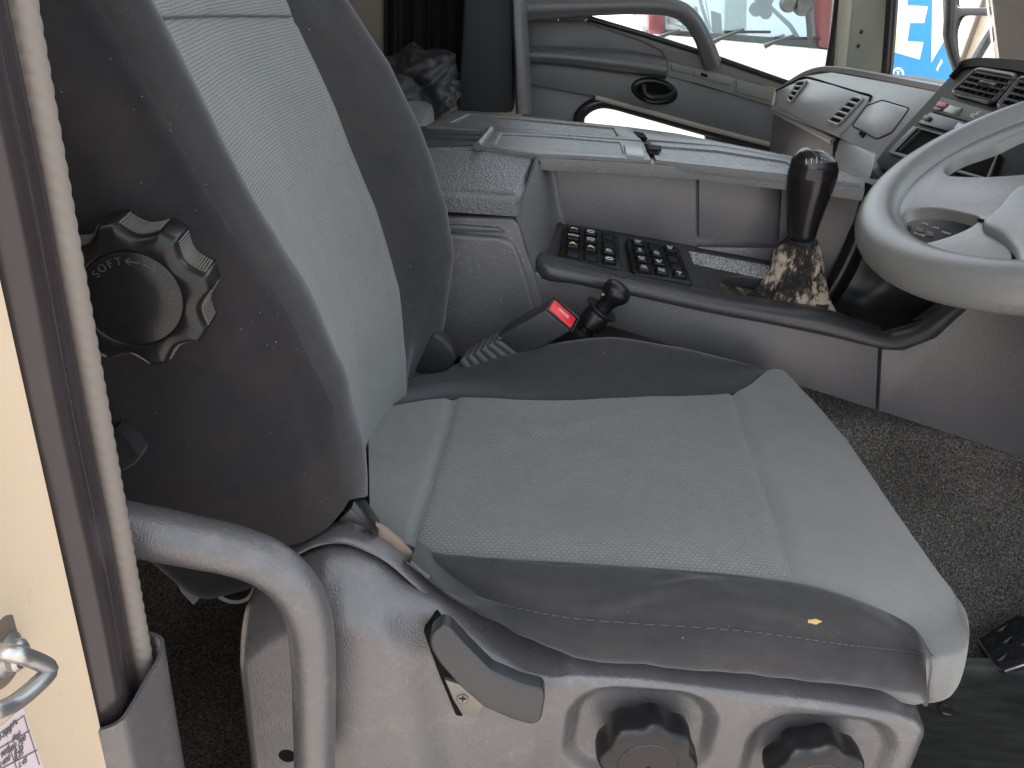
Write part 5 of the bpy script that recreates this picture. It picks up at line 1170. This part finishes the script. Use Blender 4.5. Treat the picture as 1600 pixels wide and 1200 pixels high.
# door mirror outside the windscreen
mir = thing('door_mirror', P(1500, 130, Y=2.05), 'tall black framed double door mirror seen through the windscreen', 'mirror')
MC = P(1545, 60, Y=2.0); tgt = Vector((-.30, 1.79, .90))
nin = (MC - CAM).normalized(); nout = (tgt - MC).normalized(); mn = (nout - nin).normalized()
mu = Vector((0, 0, 1)).cross(mn).normalized(); MP = Plane(MC, MC + mu, MC + mn.cross(mu))
mglass = N('mirror_glass'); mglass.set(Base_Color=(.85, .86, .84), Metallic=1.0, Roughness=.015)
fr_o = [(1470, -120), (1700, -120), (1700, 170), (1560, 160), (1505, 130), (1482, 95), (1474, 60)]
lowm = [(1500, 24), (1690, 26), (1690, 150), (1560, 150), (1512, 122), (1494, 88), (1491, 50)]
upm = [(1495, -100), (1690, -100), (1690, 10), (1500, 12), (1494, 8)]
plate_h('mirror_frame', MP, fr_o, [[tuple(p) for p in rounded(lowm, 10)], [tuple(p) for p in rounded(upm, 6)]], .05, MAT['lever'], mir, .01, .008)
plate('mirror_glass', MP, lowm, .004, mglass.m, mir, h=.0, bev=0); plate('mirror_glass', MP, upm, .004, mglass.m, mir, h=.0, bev=0)
plate('mirror_back', MP, fr_o, .03, MAT['matt'], mir, h=-.03, bev=.004)
tube('mirror_arm', [P(1488, -300, Y=1.95), P(1484, 0, Y=1.97), P(1482, 60, Y=1.99), P(1500, 118, Y=2.02)], .014, MAT['lever'], mir, 12, 20)
# gabled workshop across the yard behind the viewpoint, mirrored in the truck's windscreen
n_w = (wq[1] - wq[0]).cross(wq[3] - wq[0]).normalized()
def mirrored(px, py, Yt):
    d = ray(px, py).normalized(); t = (wq[3] - CAM).dot(n_w) / d.dot(n_w); p = CAM + d * t; r = d - 2 * d.dot(n_w) * n_w
    return p + r * ((Yt - p.y) / r.y)
ws = thing('workshop', mirrored(1130, 60, -26), 'pale green gabled workshop mirrored in the red truck windscreen', 'building')
WYt = -26
eL, rg, eR = mirrored(1040, 40, WYt), mirrored(1085, 12, WYt), mirrored(1200, 52, WYt)
bL, bR = Vector((eL.x, WYt, GZ)), Vector((eR.x, WYt, GZ))
gw = simple('pale_green_cladding', (.40, .47, .42), .7)
hull('gable_wall', [bL, bR, eR, rg, eL], [p + Vector((0, -10, 0)) for p in (bL, bR, eR, rg, eL)], gw, ws, 0)
hull('roof_edge', [eL + Vector((-.3, .3, 0)), rg + Vector((0, .3, .15)), rg + Vector((0, .3, .55)), eL + Vector((-.3, .3, .4))], [p + Vector((0, -11, 0)) for p in (eL + Vector((-.3, .3, 0)), rg + Vector((0, .3, .15)), rg + Vector((0, .3, .55)), eL + Vector((-.3, .3, .4)))], simple('grey_green_roof', (.13, .18, .16), .6), ws, 0)
hull('roof_edge', [rg + Vector((0, .3, .15)), eR + Vector((.3, .3, 0)), eR + Vector((.3, .3, .4)), rg + Vector((0, .3, .55))], [p + Vector((0, -11, 0)) for p in (rg + Vector((0, .3, .15)), eR + Vector((.3, .3, 0)), eR + Vector((.3, .3, .4)), rg + Vector((0, .3, .55)))], bpy.data.materials['grey_green_roof'], ws, 0)
for k in range(14):
    x = eL.x + (eR.x - eL.x) * (k + .5) / 14; zt_ = np.interp(x, sorted([eL.x, rg.x, eR.x]), [q.z for q in sorted([eL, rg, eR], key=lambda q: q.x)])
    box('wall_rib', (x - .12, WYt, GZ), (x + .12, WYt + .15, zt_ - .1), bpy.data.materials['pale_green_cladding'], ws, 0)
print('workshop', eL, rg, eR)
